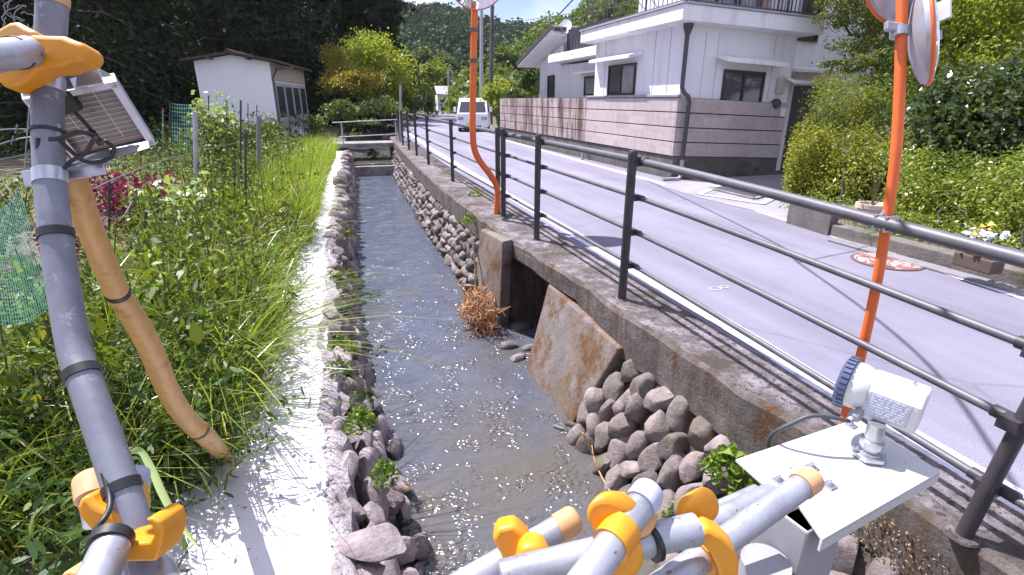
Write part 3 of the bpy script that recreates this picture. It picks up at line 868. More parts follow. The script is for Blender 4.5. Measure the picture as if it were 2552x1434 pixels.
# ---- footbridge over the stream
fb = thing('footbridge', 'narrow concrete slab footbridge with thin pipe rails at the far end of the stream', 'footbridge', (1, 21.8, ZW))
MB().box((-0.5, 21.3, -0.22), (2.35, 22.5, -0.06)).build('deck', M['concrete'], fb, bevel=0.02)
MB().box((-0.5, 21.4, -1.3), (0.22, 22.4, -0.22)).build('abutment', M['mortar'], fb)
MB().box((1.88, 21.4, -1.3), (2.35, 22.4, -0.22)).build('abutment', M['mortar'], fb)
for a, b in (((828, 306), (1000, 298)), ((845, 342), (1000, 334))):
    MB().tube([at(*a, y=21.35), at(*b, y=21.35)], 0.018, 8).build('handrail', M['galv'], fb, 60)
for px in (850, 985):
    MB().tube([at(px, 305, y=21.38), V(at(px, 305, y=21.38)[0], 21.38, -0.1)], 0.025, 8).build('rail_post', M['galv'], fb, 60)
q = at(998, 362, y=20.6)
tag(MB().tube([V(q[0], 20.6, -0.05), at(998, 212, y=20.6)], 0.042, 10).build('grey_post', M['grey_paint'], None, 60), 'tall thin grey post at the end of the footbridge rail', 'post')

# ---- radar level gauge on its stand
PZ = 0.60
P0, P1, P2, P3 = (at(*c, z=PZ) for c in ((1833, 1145), (2135, 1043), (2345, 1175), (2050, 1345)))
st = thing('gauge_stand', 'grey steel post with a flat pale plate holding the level gauge', 'gauge stand', V(at(2070, 1400, z=PZ - 0.2)[0], at(2070, 1400, z=PZ - 0.2)[1], -0.7))
NT = at(1974, 1270, z=PZ)
NT2 = NT + (P1 - P0) * 0.06
mb = MB(); mb.prism([P0, NT, NT + (P1 - P0) * 0.05, P3, P2, P1], V(0, 0, -0.008)); mb.build('plate', M['plate'], st, bevel=0.0015)
mb = MB(); mb.prism([P3 + V(0, 0, -0.0085), P2 + V(0, 0, -0.0085), P2 + V(0, 0, -0.035), P3 + V(0, 0, -0.035)], nrm(P0 - P3) * 0.006); mb.build('plate_lip', M['plate'], st)
ux = nrm(P2 - P3); uy = V(-ux[1], ux[0], 0)
pc0 = at(2072, 1345, z=PZ - 0.05)
def chan(c, w, d, th):
    a, b = ux * w / 2, uy * d / 2
    return [c - a - b, c + a - b, c + a + b, c + a * 0.86 + b, c + a * 0.86 - b * 0.85, c - a * 0.86 - b * 0.85, c - a * 0.86 + b, c - a + b]
c = pc0 + uy * 0.08
mb = MB(); mb.prism(chan(V(c[0], c[1], PZ - 0.012), 0.145, 0.13, 0.012), V(0, 0, -1.4)); mb.build('post', M['grey_paint'], st, bevel=0.006)
qq = pc0 - ux * 0.13 + uy * 0.06
mb = MB(); mb.tube([V(qq[0], qq[1], PZ - 0.11), V(qq[0], qq[1], PZ - 1.3)], 0.055, 20); mb.build('conduit', M['grey_paint'], st, 60)
for px, py in ((1941, 1200), (2067, 1212), (2022, 1168), (2120, 1062)):
    b = at(px, py, z=PZ)
    mb = MB(); mb.obox(b + V(0, 0, 0.003), ux * 0.013, uy * 0.013, V(0, 0, 0.002)); mb.lathe(b + V(0, 0, 0.004), V(0, 0, 1), [(0.0075, 0), (0.0075, 0.006), (0.004, 0.0062), (0.004, 0.014)], 8)
    mb.build('bolt', M['steel'], st, 30)
lg = thing('level_gauge', 'white radar level gauge with blue toothed lid standing on the steel plate', 'level gauge', at(2163, 1138, z=PZ))
nb = at(2163, 1140, z=PZ)
mb = MB(); mb.lathe(nb, V(0.0, 0, 1), [(0.034, 0), (0.034, 0.006), (0.030, 0.008), (0.030, 0.024), (0.022, 0.026), (0.022, 0.036), (0.028, 0.038), (0.028, 0.056), (0.021, 0.058), (0.021, 0.105)], 18)
mb.build('neck', M['steel'], lg, 30)
MB().lathe(nb + V(0, 0, 0.0055), V(0, 0, 1), [(0.043, 0), (0.043, 0.012)], 6).build('nut', M['steel'], lg, bevel=0.002)
gd = float(np.dot(nb - CC, FW))
hc = at(2202, 985, d=gd - 0.01)
hx = nrm(at(2285, 1015, d=gd - 0.08) - at(2140, 945, d=gd + 0.0))            # long axis, lid to tail
hx = nrm(V(hx[0], hx[1], hx[2] * 0.25))
hz = V(0, 0, 1); hz = nrm(hz - hx * hz.dot(hx)); hy = np.cross(hz, hx)
mb = MB()
prof = []
hw, hh = 0.047, 0.058
sec = [(-hw, -hh), (hw, -hh), (hw, hh * 0.35), (hw * 0.5, hh), (-hw * 0.5, hh), (-hw, hh * 0.35)]
mb.prism([hc - hx * 0.035 + hy * a + hz * b for a, b in sec], hx * 0.125)
hous = mb.build('housing', M['white_plastic'], lg, bevel=0.010, seg=3)
mb = MB(); mb.lathe(hc - hx * 0.03, -hx, [(0.052, 0), (0.060, 0.012), (0.064, 0.03), (0.064, 0.045)], 32); mb.build('collar', M['white_plastic'], lg, 30)
M['lidblue'] = pm('lid_blue', (0.09, 0.11, 0.2), (0.07, 0.085, 0.15), 9, 0.4)
mb = MB(); mb.lathe(hc - hx * 0.076, -hx, [(0.071, 0), (0.071, 0.020), (0.062, 0.026), (0.0, 0.028)], 36)
for k in range(30):
    t = 2 * math.pi * k / 30
    e = hy * math.cos(t) + hz * math.sin(t); w = -hy * math.sin(t) + hz * math.cos(t)
    mb.obox(hc - hx * 0.086 + e * 0.0715, e * 0.003, w * 0.0045, hx * 0.0095)
mb.build('lid', M['lidblue'], lg, 30)
# rating label on the side towards the stream
ny = -hy if np.dot(-hy, CC - hc) > np.dot(hy, CC - hc) else hy
lc0 = hc + hx * 0.022 + ny * (hw + 0.002) - hz * 0.012
lb = MB().obox(lc0, hx * 0.046, ny * 0.0014, hz * 0.034).build('rating_plate', pm('label_silver', (0.42, 0.45, 0.55), (0.5, 0.52, 0.6), 30, 0.4), lg, bevel=0.001)
mb = MB()
g = rnd(3)
for i in range(8):
    x = -0.040
    while x < 0.036:
        w = g.uniform(0.004, 0.016); w = min(w, 0.04 - x)
        mb.obox(lc0 + hx * (x + w / 2) + ny * 0.0018 + hz * (0.027 - 0.0076 * i), hx * w / 2, ny * 0.0004, hz * 0.0017)
        x += w + g.uniform(0.002, 0.007)
mb.build('printing', pm('print_grey', (0.7, 0.72, 0.78), (0.62, 0.64, 0.72), 30, 0.6), lb)
MB().lathe(hc + hx * 0.05 + hz * (hh - 0.001), hz, [(0.007, 0), (0.007, 0.006), (0.004, 0.010)], 10).build('screw', M['steel'], lg, 30)
ga = hc - hx * 0.03 + ny * 0.035 - hz * 0.045
MB().lathe(ga, nrm(ny * 0.8 - hz * 0.5 - hx * 0.3), [(0.012, -0.01), (0.012, 0.02), (0.016, 0.022), (0.016, 0.036), (0.009, 0.04), (0.009, 0.05)], 14).build('cable_gland', M['grey_paint'], lg, 30)
gb = ga + nrm(ny * 0.8 - hz * 0.5 - hx * 0.3) * 0.05
MB().tube(smooth_path([gb, at(2030, 1036, d=gd + 0.0), at(1970, 1058, d=gd + 0.02), at(1932, 1078, d=gd + 0.05), at(1915, 1105, d=gd + 0.12), at(1925, 1150, d=gd + 0.2)], 6), 0.0058, 8).build('cable', pm('blue_grey_cable', (0.06, 0.075, 0.09), (0.05, 0.06, 0.075), 9, 0.5), lg, 180)
# ================================================================ scaffold pipes, clamps, solar panel, bamboo
PR = 0.0243
def clampcover(name, parent, c, ax, side, m1, m2, w=0.062, l=0.075, tongue=0.085):
    """Moulded plastic cover of a scaffold clamp: a rounded shell round the pipe and a rounded tongue standing off it."""
    c = np.asarray(c, float); ax = nrm(ax); side = nrm(np.asarray(side) - ax * np.dot(ax, side)); up = np.cross(ax, side)
    o = MB().obox(c, ax * l * 0.42, side * w * 0.52, up * w * 0.52).build(name, m1, parent, 40, bevel=0.014, seg=3)
    return o

def disc(c, n, u, ru, rv, th):
    """Rounded tongue: stadium outline swept along n."""
    n, u = nrm(n), nrm(u); w = np.cross(n, u)
    pts = [c + u * ru * math.cos(t) + w * rv * math.sin(t) - n * th / 2 for t in np.linspace(0, 2 * math.pi, 28, endpoint=False)]
    return pts, n * th

def cap(parent, e, d, m, r=PR + 0.0022, l=0.03):
    MB().lathe(e, d, [(r, -l), (r, 0.002), (r * 0.93, 0.009), (r * 0.7, 0.014), (0, 0.017)], 20).build('end_cap', m, parent, 40)

sf = thing('scaffold_frame', 'bent galvanised scaffold post with yellow clamp covers standing at the left edge', 'scaffold', at(330, 1420, d=0.8))
pp = [at(131, -4, d=0.97), at(126, 100, d=0.97), at(119, 250, d=0.96), at(123, 407, d=0.95), at(135, 547, d=0.93), at(156, 700, d=0.91), at(186, 870, d=0.88), at(214, 955, d=0.86), at(264, 1100, d=0.83), at(315, 1252, d=0.80), at(342, 1345, d=0.785), at(372, 1450, d=0.77)]
mainp = smooth_path(pp, 4)
M['galv_old'] = pm('weathered_galvanised', (0.28, 0.29, 0.335), (0.205, 0.212, 0.25), 7, 0.5, 0.45, stain=(0.13, 0.13, 0.14), sscale=4, sa=0.52, sb=0.7, bmp=0.06, bscale=60, vscale=(1, 1, 0.3), speck=(0.33, 0.335, 0.37), spscale=40, spa=0.62, spb=0.7)
MB().tube(mainp, PR, 22).build('post', M['galv_old'], sf, 60)
cap(sf, mainp[0], mainp[0] - mainp[2], M['capend'], l=0.012)
# cross pipe at top left and its clamp covers
h0, h1 = at(75, 128, d=0.90), at(-90, 152, d=0.78)
MB().tube([h0, h1], PR, 20).build('cross_pipe', M['galv'], sf, 60)
MB().tube([at(46, 132, d=0.88), at(38, 133, d=0.873)], PR + 0.002, 20).build('pipe_band', M['black'], sf, 60)
def flat(name, pix, d, th, m, parent, bev=0.008, tilt=0.0):
    pts = [at(x, y, d=d + tilt * (x - pix[0][0]) / 1000) for x, y in pix]
    return MB().prism(pts, FW * th).build(name, m, parent, 40, bevel=bev, seg=3)
tc1 = flat('clamp_cover', [(62, 82), (92, 84), (155, 86), (176, 95), (200, 103), (209, 115), (210, 130), (200, 145), (182, 151), (160, 155), (150, 163), (90, 168), (58, 200), (22, 218), (0, 212), (-30, 180), (30, 150), (62, 122)], 0.905, 0.05, M['yellow'], sf, 0.010)
flat('clamp_cover', [(-20, 98), (-8, 70), (20, 54), (40, 52), (62, 66), (78, 72), (90, 80), (84, 92), (62, 104), (40, 98)], 0.915, 0.05, M['yellow_back'], sf, 0.010)
# lower clamps
MB().tube([at(250, 1300, d=0.83), at(230, 1205, d=0.86)], PR * 0.92, 18).build('cross_pipe', M['galv'], sf, 60)
cap(sf, at(229, 1200, d=0.86), at(229, 1190, d=0.865) - at(235, 1230, d=0.85), M['capend'])
MB().tube([at(322, 1290, d=0.86), at(331, 1195, d=0.89)], PR * 0.9, 18).build('cross_pipe', M['galv'], sf, 60)
cap(sf, at(332, 1188, d=0.89), at(332, 1180, d=0.89) - at(328, 1220, d=0.89), M['capgrey'], r=PR * 1.02)
flat('clamp_cover', [(326, 1200), (350, 1214), (358, 1250), (358, 1280), (344, 1284), (330, 1262), (322, 1230)], 0.87, 0.02, M['yellow_back'], sf, 0.006)
flat('clamp_cover', [(214, 1233), (236, 1262), (262, 1272), (290, 1290), (304, 1316), (298, 1340), (262, 1352), (236, 1340), (218, 1318), (196, 1292), (188, 1268), (196, 1246)], 0.765, 0.06, M['yellow'], sf, 0.014)
flat('clamp_cover', [(294, 1346), (330, 1356), (372, 1352), (384, 1330), (372, 1304), (360, 1296), (378, 1290), (398, 1300), (408, 1328), (402, 1362), (388, 1400), (298, 1402), (290, 1380)], 0.735, 0.055, M['yellow'], sf, 0.010)
MB().tube([at(288, 1340, d=0.735), at(246, 1434, d=0.68), at(215, 1500, d=0.64)], PR, 22).build('cross_pipe', M['galv'], sf, 60)
MB().tube([at(316, 1400, d=0.82), at(345, 1460, d=0.80)], PR, 18).build('cross_pipe', M['galv'], sf, 60)
MB().tube([at(372, 1380, d=0.80), at(405, 1460, d=0.77)], PR, 18).build('cross_pipe', M['galv'], sf, 60)
flat('clamp_cover', [(148, 1440), (156, 1428), (172, 1424), (190, 1430), (198, 1450), (160, 1460)], 0.7, 0.05, M['yellow_back'], sf, 0.010)
MB().tube([at(262, 1352, d=0.72), at(282, 1366, d=0.70)] , 0.002, 6).build('tie', M['black'], sf)
# cable and ties along the post
g = rnd(8)
cab = [p - RT * (PR + 0.004) * (1 if i < 34 else -0.2) - FW * (0.004 if i < 34 else 0.02) for i, p in enumerate(mainp[8:42])]
MB().tube(smooth_path([at(95, 345, d=0.93), at(100, 470, d=0.935), at(104, 560, d=0.915), at(124, 720, d=0.89), at(152, 860, d=0.865), at(180, 955, d=0.845), at(232, 1105, d=0.815), at(268, 1215, d=0.785), at(274, 1260, d=0.765), at(262, 1290, d=0.745), at(244, 1312, d=0.735), at(232, 1340, d=0.725), at(236, 1360, d=0.715)], 5), 0.0042, 8).build('cable', M['black'], sf, 180)
def ring(c, ax, r, name='cable_tie', w=0.006, mat_=None, parent=None):
    MB().tube([c - ax * w, c + ax * w], r, 20).build(name, mat_ or M['black'], parent or sf, 60)
def along(path, px, py):
    best = min(range(1, len(path) - 1), key=lambda i: abs(np.dot(path[i] - CC, UP) / np.dot(path[i] - CC, FW) - (717 - py) / FPX))
    return path[best], nrm(path[best + 1] - path[best - 1])
for py, w in ((340, 0.003), (600, 0.0075), (932, 0.008), (1226, 0.008)):
    c, a = along(mainp, 0, py); ring(c, a, PR + 0.0028, w=w)
c, a = at(276, 1352, d=0.725), nrm(at(246, 1434, d=0.68) - at(288, 1340, d=0.735))
ring(c, a, PR + 0.003, w=0.008)

# ---- solar panel held on the post by two brackets
sp = thing('solar_panel', 'small solar panel seen from below, held to the scaffold post by steel brackets', 'solar panel', at(150, 400, d=1.0))
pn = V(math.sin(rad(-20)) * math.cos(rad(40)), math.cos(rad(-20)) * math.cos(rad(40)), math.sin(rad(40)))   # top side, towards the sun
p0 = at(330, 270, d=1.13)
def on_panel(px, py):
    d = at(px, py, d=1.0) - CC
    return CC + d * (np.dot(p0 - CC, pn) / np.dot(d, pn))
tr_, br_ = on_panel(286, 194), on_panel(384, 350)
wv = nrm(np.cross(br_ - tr_, pn)) * 0.158
q = [tr_ + wv, tr_, br_, br_ + wv]
if np.dot(wv, RT) > 0: q = [tr_ - wv, tr_, br_, br_ - wv]
eu, ev = q[1] - q[0], q[3] - q[0]
m, t, p, o = newmat('solar_cells')
v = coords(t, 'Object')
br = t.nodes.new('ShaderNodeTexBrick')
t.links.new(ramp(t, noise(t, 14, 3, 0.6, v), 0.3, 0.7, (0.17, 0.155, 0.15), (0.22, 0.205, 0.2)), p.inputs['Base Color'])
p.inputs['Roughness'].default_value = 0.35
lam = MB().prism([q[0] + pn * 0.006, q[1] + pn * 0.006, q[2] + pn * 0.006, q[3] + pn * 0.006], pn * 0.004).build('backsheet', m, sp)
mb = MB()
lm = pm('cell_gap_white', (0.62, 0.6, 0.58), (0.55, 0.53, 0.5), 20, 0.6)
nu, nv = nrm(eu), nrm(ev)
for i in range(13):
    s = 0.06 + 0.86 * i / 12
    a, b = q[0] + ev * s + eu * 0.03, q[0] + ev * s + eu * 0.97
    mb.obox((a + b) / 2 + pn * 0.0052, (b - a) / 2, nv * 0.0009, pn * 0.0006)
for s in (0.27, 0.68):
    a, b = q[0] + eu * s + ev * 0.05, q[0] + eu * s + ev * 0.93
    mb.obox((a + b) / 2 + pn * 0.0046, nu * 0.0011, (b - a) / 2, pn * 0.0006)
mb.build('cell_gap', lm, sp)
alu = pm('anodised_alu', (0.5, 0.51, 0.58), (0.44, 0.45, 0.52), 9, 0.4, 0.5)
for a, b in ((q[1], q[2]), (q[0], q[1]), (q[2], q[3]), (q[3], q[0])):
    d = nrm(b - a); inw = nrm(np.cross(d, pn)); inw = inw if np.dot(inw, (q[0] + q[2]) / 2 - a) > 0 else -inw
    mb = MB(); mb.obox((a + b) / 2 + pn * 0.0, (b - a) / 2 + d * 0.0005, inw * 0.0012, pn * 0.0125)
    mb.obox((a + b) / 2 - pn * 0.0118 + inw * 0.007, (b - a) / 2, inw * 0.006, pn * 0.0009)
    mb.build('frame', alu, sp)
# dirt strip near the low edge
mb = MB(); a, b = q[3] + (q[0] - q[3]) * 0.05, q[2] + (q[1] - q[2]) * 0.05
mb.obox((a + b) / 2 + pn * 0.004 + (q[0] - q[3]) * 0.04, (b - a) * 0.48, (q[0] - q[3]) * 0.045, pn * 0.0008); mb.build('margin', pm('margin_tape', (0.5, 0.4, 0.37), (0.42, 0.33, 0.3), 20, 0.6), sp)
def onp(u_, v_, off=0.0):
    return q[0] + eu * u_ + ev * v_ - pn * off
mb = MB(); mb.prism([onp(0.2, 0.02, -0.003), onp(0.48, 0.0, -0.003), onp(0.5, 0.26, -0.003), onp(0.24, 0.30, -0.003)], -pn * 0.02)
jb = mb.build('junction_box', M['black'], sp, bevel=0.004)
MB().tube(smooth_path([onp(0.38, 0.28, 0.01), onp(0.44, 0.45, 0.03), onp(0.46, 0.6, 0.045), at(262, 352, d=1.0), at(285, 372, d=1.0), at(262, 400, d=0.99), at(215, 404, d=0.97), at(180, 380, d=0.95), at(150, 352, d=0.925)], 5), 0.004, 7).build('cable', M['black'], jb, 180)
MB().tube(smooth_path([onp(0.46, 0.6, 0.04), at(225, 335, d=0.95), at(190, 330, d=0.93), at(150, 345, d=0.915), at(120, 348, d=0.905)], 5), 0.004, 7).build('cable', M['black'], jb, 180)
MB().tube(smooth_path([onp(0.47, 0.58, 0.045), at(236, 345, d=0.95), at(210, 385, d=0.94), at(180, 400, d=0.935), at(160, 420, d=0.92)], 5), 0.0035, 7).build('cable', M['black'], jb, 180)
MB().obox(onp(0.45, 0.56, 0.04), nrm(ev) * 0.018, nrm(eu) * 0.006, pn * 0.006).build('connector', M['black'], jb, bevel=0.002)
for yy, (x0, x1), nm in (((212), (52, 253), 'upper'), ((437), (58, 260), 'lower')):
    c, a = along(mainp, 0, yy)
    dd = float(np.dot(c - CC, FW))
    sk = -0.16
    L = [at(x0, yy + 10 + 0, d=dd + 0.02), at(x1, yy - 22, d=dd + 0.05)]
    ax = nrm(L[1] - L[0])
    vv = nrm(UP - ax * np.dot(UP, ax))
    mb = MB(); mb.obox((L[0] + L[1]) / 2, (L[1] - L[0]) / 2, FW * 0.002, vv * 0.015); mb.obox((L[0] + L[1]) / 2 + vv * 0.014 + FW * 0.016, (L[1] - L[0]) / 2, FW * 0.016, vv * 0.0018)
    mb.build('bracket', M['steel'], sp, bevel=0.0015)
    MB().tube([c - a * 0.013, c + a * 0.013], PR + 0.002, 20).build('strap', M['steel'], sp, 60)
    MB().lathe(L[1] * 0.35 + L[0] * 0.65 - FW * 0.003, -FW, [(0.006, 0), (0.006, 0.005)], 6).build('bolt', M['steel'], sp)
# support arms from the brackets to the panel
MB().hexa([at(150, 424, d=0.97), at(262, 402, d=0.99), at(372, 368, d=1.03), at(270, 395, d=1.0), at(150, 418, d=1.0), at(262, 394, d=1.02), at(368, 352, d=1.05), at(270, 372, d=1.03)]).build('arm', M['steel'], sp)
MB().prism([at(172, 196, d=0.99), at(252, 172, d=1.04), at(254, 205, d=1.04), at(186, 224, d=1.0)], FW * 0.003).build('arm', M['steel'], sp, bevel=0.001)

# ---- bamboo prop
bp = thing('bamboo_pole', 'thick tan bamboo pole leaning from the path to the scaffold post', 'bamboo pole', at(556, 1131, z=ZP))
bot = at(560, 1140, z=ZP + 0.01); db = float(np.dot(bot - CC, FW))
px = [(176, 425), (186, 454), (218, 551), (258, 651), (291, 728), (335, 795), (375, 869), (425, 985), (469, 1048), (515, 1090), (558, 1136)]
ds = np.interp(np.linspace(0, 1, len(px)), [0, 0.5, 1], [1.03, 1.45, db])
ds = [1.0, 1.02, 1.10, 1.19, 1.29, 1.41, 1.54, 1.78, 1.96, 2.12, db]
path = smooth_path([at(a, b, d=d) for (a, b), d in zip(px, ds)], 5)
n = len(path)
rad_ = []
for i in range(n):
    w = np.interp(i / (n - 1), [0, 0.35, 0.7, 1], [0.0215, 0.026, 0.034, 0.037])
    rad_.append(w * (1.025 if i % 13 == 6 else 1.0))
m, t, p, o = newmat('bamboo')
v = coords(t); vs = coords(t, 'Object', (30, 30, 1.2))
c = ramp(t, noise(t, 2.0, 5, 0.6, vs), 0.3, 0.7, (0.52, 0.31, 0.11), (0.42, 0.23, 0.075))
c = mixc(t, ramp(t, noise(t, 7, 6, 0.7, v), 0.58, 0.72), c, (0.24, 0.12, 0.045))
t.links.new(c, p.inputs['Base Color']); p.inputs['Roughness'].default_value = 0.45
MB().tube(path, rad_, 20).build('culm', m, bp, 60)
c, a = along(path, 0, 726)
MB().tube([c - a * 0.009, c + a * 0.009], 0.0285, 20).build('strap', M['black'], bp, 60)
c, a = along(path, 0, 1070)
MB().tube([c - a * 0.006, c + a * 0.006], 0.037, 20).build('strap', pm('mossy_twine', (0.12, 0.10, 0.04), (0.09, 0.08, 0.03), 9, 0.9), bp, 60)

# ---- scaffold joint over the stream, bottom centre
sj = thing('scaffold_frame', 'crossed galvanised scaffold pipes with yellow clamp covers over the stream at the bottom', 'scaffold', at(1560, 1500, d=0.75))
def pipe(a, b, r=PR, name='pipe'):
    MB().tube([a, b], r, 24).build(name, M['galv'], sj, 60); return nrm(b - a)
d = pipe(at(1120, 1475, d=0.93), at(1418, 1302, d=0.99)); cap(sj, at(1424, 1298, d=0.99), d, M['capend'])
d = pipe(at(1250, 1440, d=0.80), at(1735, 1318, d=0.86), PR * 1.05)
pipe(at(1735, 1332, d=0.98), at(1925, 1236, d=1.08), PR * 1.1)
pipe(at(1700, 1308, d=1.15), at(1886, 1226, d=1.22), PR * 0.72)
d = pipe(at(1430, 1490, d=0.70), at(1610, 1238, d=0.86)); cap(sj, at(1613, 1232, d=0.862), d, M['capgrey'])
d = pipe(at(1640, 1468, d=0.86), at(2012, 1202, d=1.04), PR * 0.98); cap(sj, at(2018, 1197, d=1.043), d, M['capend'])
MB().tube([at(1622, 1358, d=0.835), at(1634, 1354, d=0.838)], PR * 1.05 + 0.002, 24).build('band', M['black'], sj, 60)
def flat2(name, pix, d, vec, m, bev=0.008):
    return MB().prism([at(x, y, d=dd) for (x, y), dd in zip(pix, d if hasattr(d, '__len__') else [d] * len(pix))], vec).build(name, m, sj, 40, bevel=bev, seg=3)
# left clamp
flat2('clamp_cover', [(1226, 1344), (1240, 1318), (1282, 1310), (1316, 1340), (1330, 1376), (1318, 1394), (1268, 1408), (1250, 1392)], 0.90, FW * 0.05, M['yellow'], 0.010)
flat2('clamp_cover', [(1296, 1362), (1340, 1360), (1356, 1368), (1376, 1400), (1386, 1440), (1380, 1470), (1290, 1470), (1282, 1420)], 0.86, FW * 0.06, M['yellow'], 0.014)
# centre clamp: round flange with a long tongue
fdir = nrm(at(1610, 1238, d=0.86) - at(1430, 1490, d=0.70))
def oval(cx, cy, rx, ry, rot, n=28, a0=0, a1=2 * math.pi):
    r_ = []
    for t in np.linspace(a0, a1, n, endpoint=False):
        x, y = rx * math.cos(t), ry * math.sin(t)
        r_.append((cx + x * math.cos(rot) - y * math.sin(rot), cy + x * math.sin(rot) + y * math.cos(rot)))
    return r_
flat2('clamp_cover', oval(1520, 1298, 66, 50, 0.5), 0.80, fdir * 0.028, M['yellow'], 0.008)
flat2('clamp_cover', [(1500, 1244), (1540, 1240), (1580, 1262), (1628, 1298), (1632, 1306), (1620, 1334), (1592, 1346), (1575, 1330), (1555, 1300), (1520, 1268)], [0.83, 0.84, 0.84, 0.84, 0.84, 0.81, 0.79, 0.79, 0.80, 0.82], fdir * 0.018, M['yellow_back'], 0.006)
flat2('clamp_cover', [(1538, 1390), (1572, 1352), (1606, 1364), (1606, 1412), (1580, 1450), (1540, 1470), (1516, 1450)], 0.78, FW * 0.04, M['yellow'], 0.010)
# right clamps
flat2('clamp_cover', oval(1722, 1278, 36, 46, -0.35), 0.90, nrm(RT + 0.4 * UP + 0.3 * FW) * 0.030, M['yellow'], 0.009)
flat2('clamp_cover', [(1740, 1240), (1762, 1252), (1778, 1300), (1762, 1320), (1742, 1330), (1718, 1322)], 0.92, FW * 0.03, M['yellow_back'], 0.008)
flat2('clamp_cover', [(1744, 1330), (1764, 1318), (1800, 1336), (1830, 1366), (1845, 1404), (1842, 1450), (1800, 1470), (1790, 1420), (1768, 1380), (1742, 1352)], 0.855, FW * 0.03 + UP * 0.012, M['yellow'], 0.012)
d2 = nrm(at(2012, 1202, d=1.04) - at(1640, 1468, d=0.86))
c = at(1765, 1378, d=0.915)
MB().tube([c - d2 * 0.02, c + d2 * 0.03], PR + 0.008, 24).build('clamp_cover', M['yellow'], sj, 60)
c = at(1530, 1347, d=0.785)
MB().tube([c - fdir * 0.012, c + fdir * 0.03], PR + 0.005, 24).build('clamp_cover', M['yellow'], sj, 60)
# ================================================================ the house, its garden wall, the shed, the van
def plaster(name, c1, c2, dirt):
    m, t, p, o = newmat(name)
    v = coords(t); vs = coords(t, 'Object', (2.4, 2.4, 0.25))
    col = ramp(t, noise(t, 1.1, 5, 0.6, v), 0.3, 0.7, c1, c2)
    col = mixc(t, ramp(t, noise(t, 1.6, 6, 0.7, vs), 0.5, 0.75), col, dirt)
    t.links.new(col, p.inputs['Base Color']); p.inputs['Roughness'].default_value = 0.85
    bump(t, p, noise(t, 60, 4, 0.6, v), 0.12)
    return m
M['wall'] = plaster('white_board', (0.80, 0.79, 0.83), (0.74, 0.73, 0.77), (0.6, 0.58, 0.6))
M['trim'] = plaster('white_trim', (0.82, 0.81, 0.84), (0.76, 0.75, 0.78), (0.55, 0.52, 0.52))
M['brown'] = pm('brown_frame', (0.045, 0.028, 0.024), (0.06, 0.036, 0.03), 10, 0.4)
M['door'] = pm('dark_door', (0.03, 0.02, 0.018), (0.045, 0.03, 0.026), 5, 0.5)
M['pipe'] = pm('dark_downpipe', (0.05, 0.045, 0.06), (0.065, 0.06, 0.075), 6, 0.45)
M['pinkwall'] = plaster('pink_board', (0.55, 0.33, 0.28), (0.5, 0.29, 0.25), (0.4, 0.24, 0.2))
def glass(name, c, r=0.08):
    m, t, p, o = newmat(name)
    t.links.new(ramp(t, noise(t, 1.6, 4, 0.6, coords(t)), 0.35, 0.7, c, tuple(x * 1.7 for x in c)), p.inputs['Base Color'])
    p.inputs['Roughness'].default_value = r; p.inputs['Specular IOR Level'].default_value = 0.8
    return m
M['glass'] = glass('window_glass', (0.045, 0.05, 0.055))
M['curtain_glass'] = glass('curtained_glass', (0.22, 0.22, 0.23), 0.15)
def stone_clad(name, c1, c2, streak, row, s0=0.55, s1=0.72):
    m, t, p, o = newmat(name)
    v = coords(t)
    sep = t.nodes.new('ShaderNodeSeparateXYZ'); t.links.new(v, sep.inputs[0])
    cmb = t.nodes.new('ShaderNodeCombineXYZ')
    ad = t.nodes.new('ShaderNodeMath'); ad.operation = 'ADD'; t.links.new(sep.outputs[0], ad.inputs[0]); t.links.new(sep.outputs[1], ad.inputs[1])
    t.links.new(ad.outputs[0], cmb.inputs[0]); t.links.new(sep.outputs[2], cmb.inputs[1])
    br = t.nodes.new('ShaderNodeTexBrick'); br.offset = 0.37; br.inputs['Scale'].default_value = 1.0
    br.inputs['Brick Width'].default_value = 0.62; br.inputs['Row Height'].default_value = row; br.inputs['Mortar Size'].default_value = 0.002
    br.inputs['Color1'].default_value = rgba(c1); br.inputs['Color2'].default_value = rgba(c2); br.inputs['Mortar'].default_value = rgba(tuple(x * 0.8 for x in c2))
    t.links.new(cmb.outputs[0], br.inputs['Vector'])
    col = mixc(t, 0.6, br.outputs[0], ramp(t, noise(t, 7, 7, 0.75, v), 0.3, 0.72, (0.7, 0.67, 0.66), (1.2, 1.17, 1.17)), 'MULTIPLY')
    col = mixc(t, ramp(t, noise(t, 1.5, 6, 0.7, coords(t, 'Object', (2.2, 2.2, 0.35))), s0, s1), col, streak)
    t.links.new(col, p.inputs['Base Color']); p.inputs['Roughness'].default_value = 0.85
    bump(t, p, noise(t, 40, 5, 0.6, v), 0.25)
    return m
M['clad'] = stone_clad('pink_stone', (0.51, 0.447, 0.44), (0.43, 0.37, 0.362), (0.32, 0.26, 0.25), 0.29)
M['clad_old'] = stone_clad('stained_stone', (0.48, 0.41, 0.41), (0.38, 0.3, 0.29), (0.10, 0.055, 0.045), 0.29, 0.44, 0.6)
M['base'] = pm('mossy_base', (0.085, 0.08, 0.075), (0.17, 0.16, 0.15), 4, 0.95, stain=(0.06, 0.055, 0.035), sscale=2, bmp=0.6, bscale=30)
M['seam'] = pm('dark_seam', (0.05, 0.04, 0.035), (0.08, 0.06, 0.05), 10, 0.9)

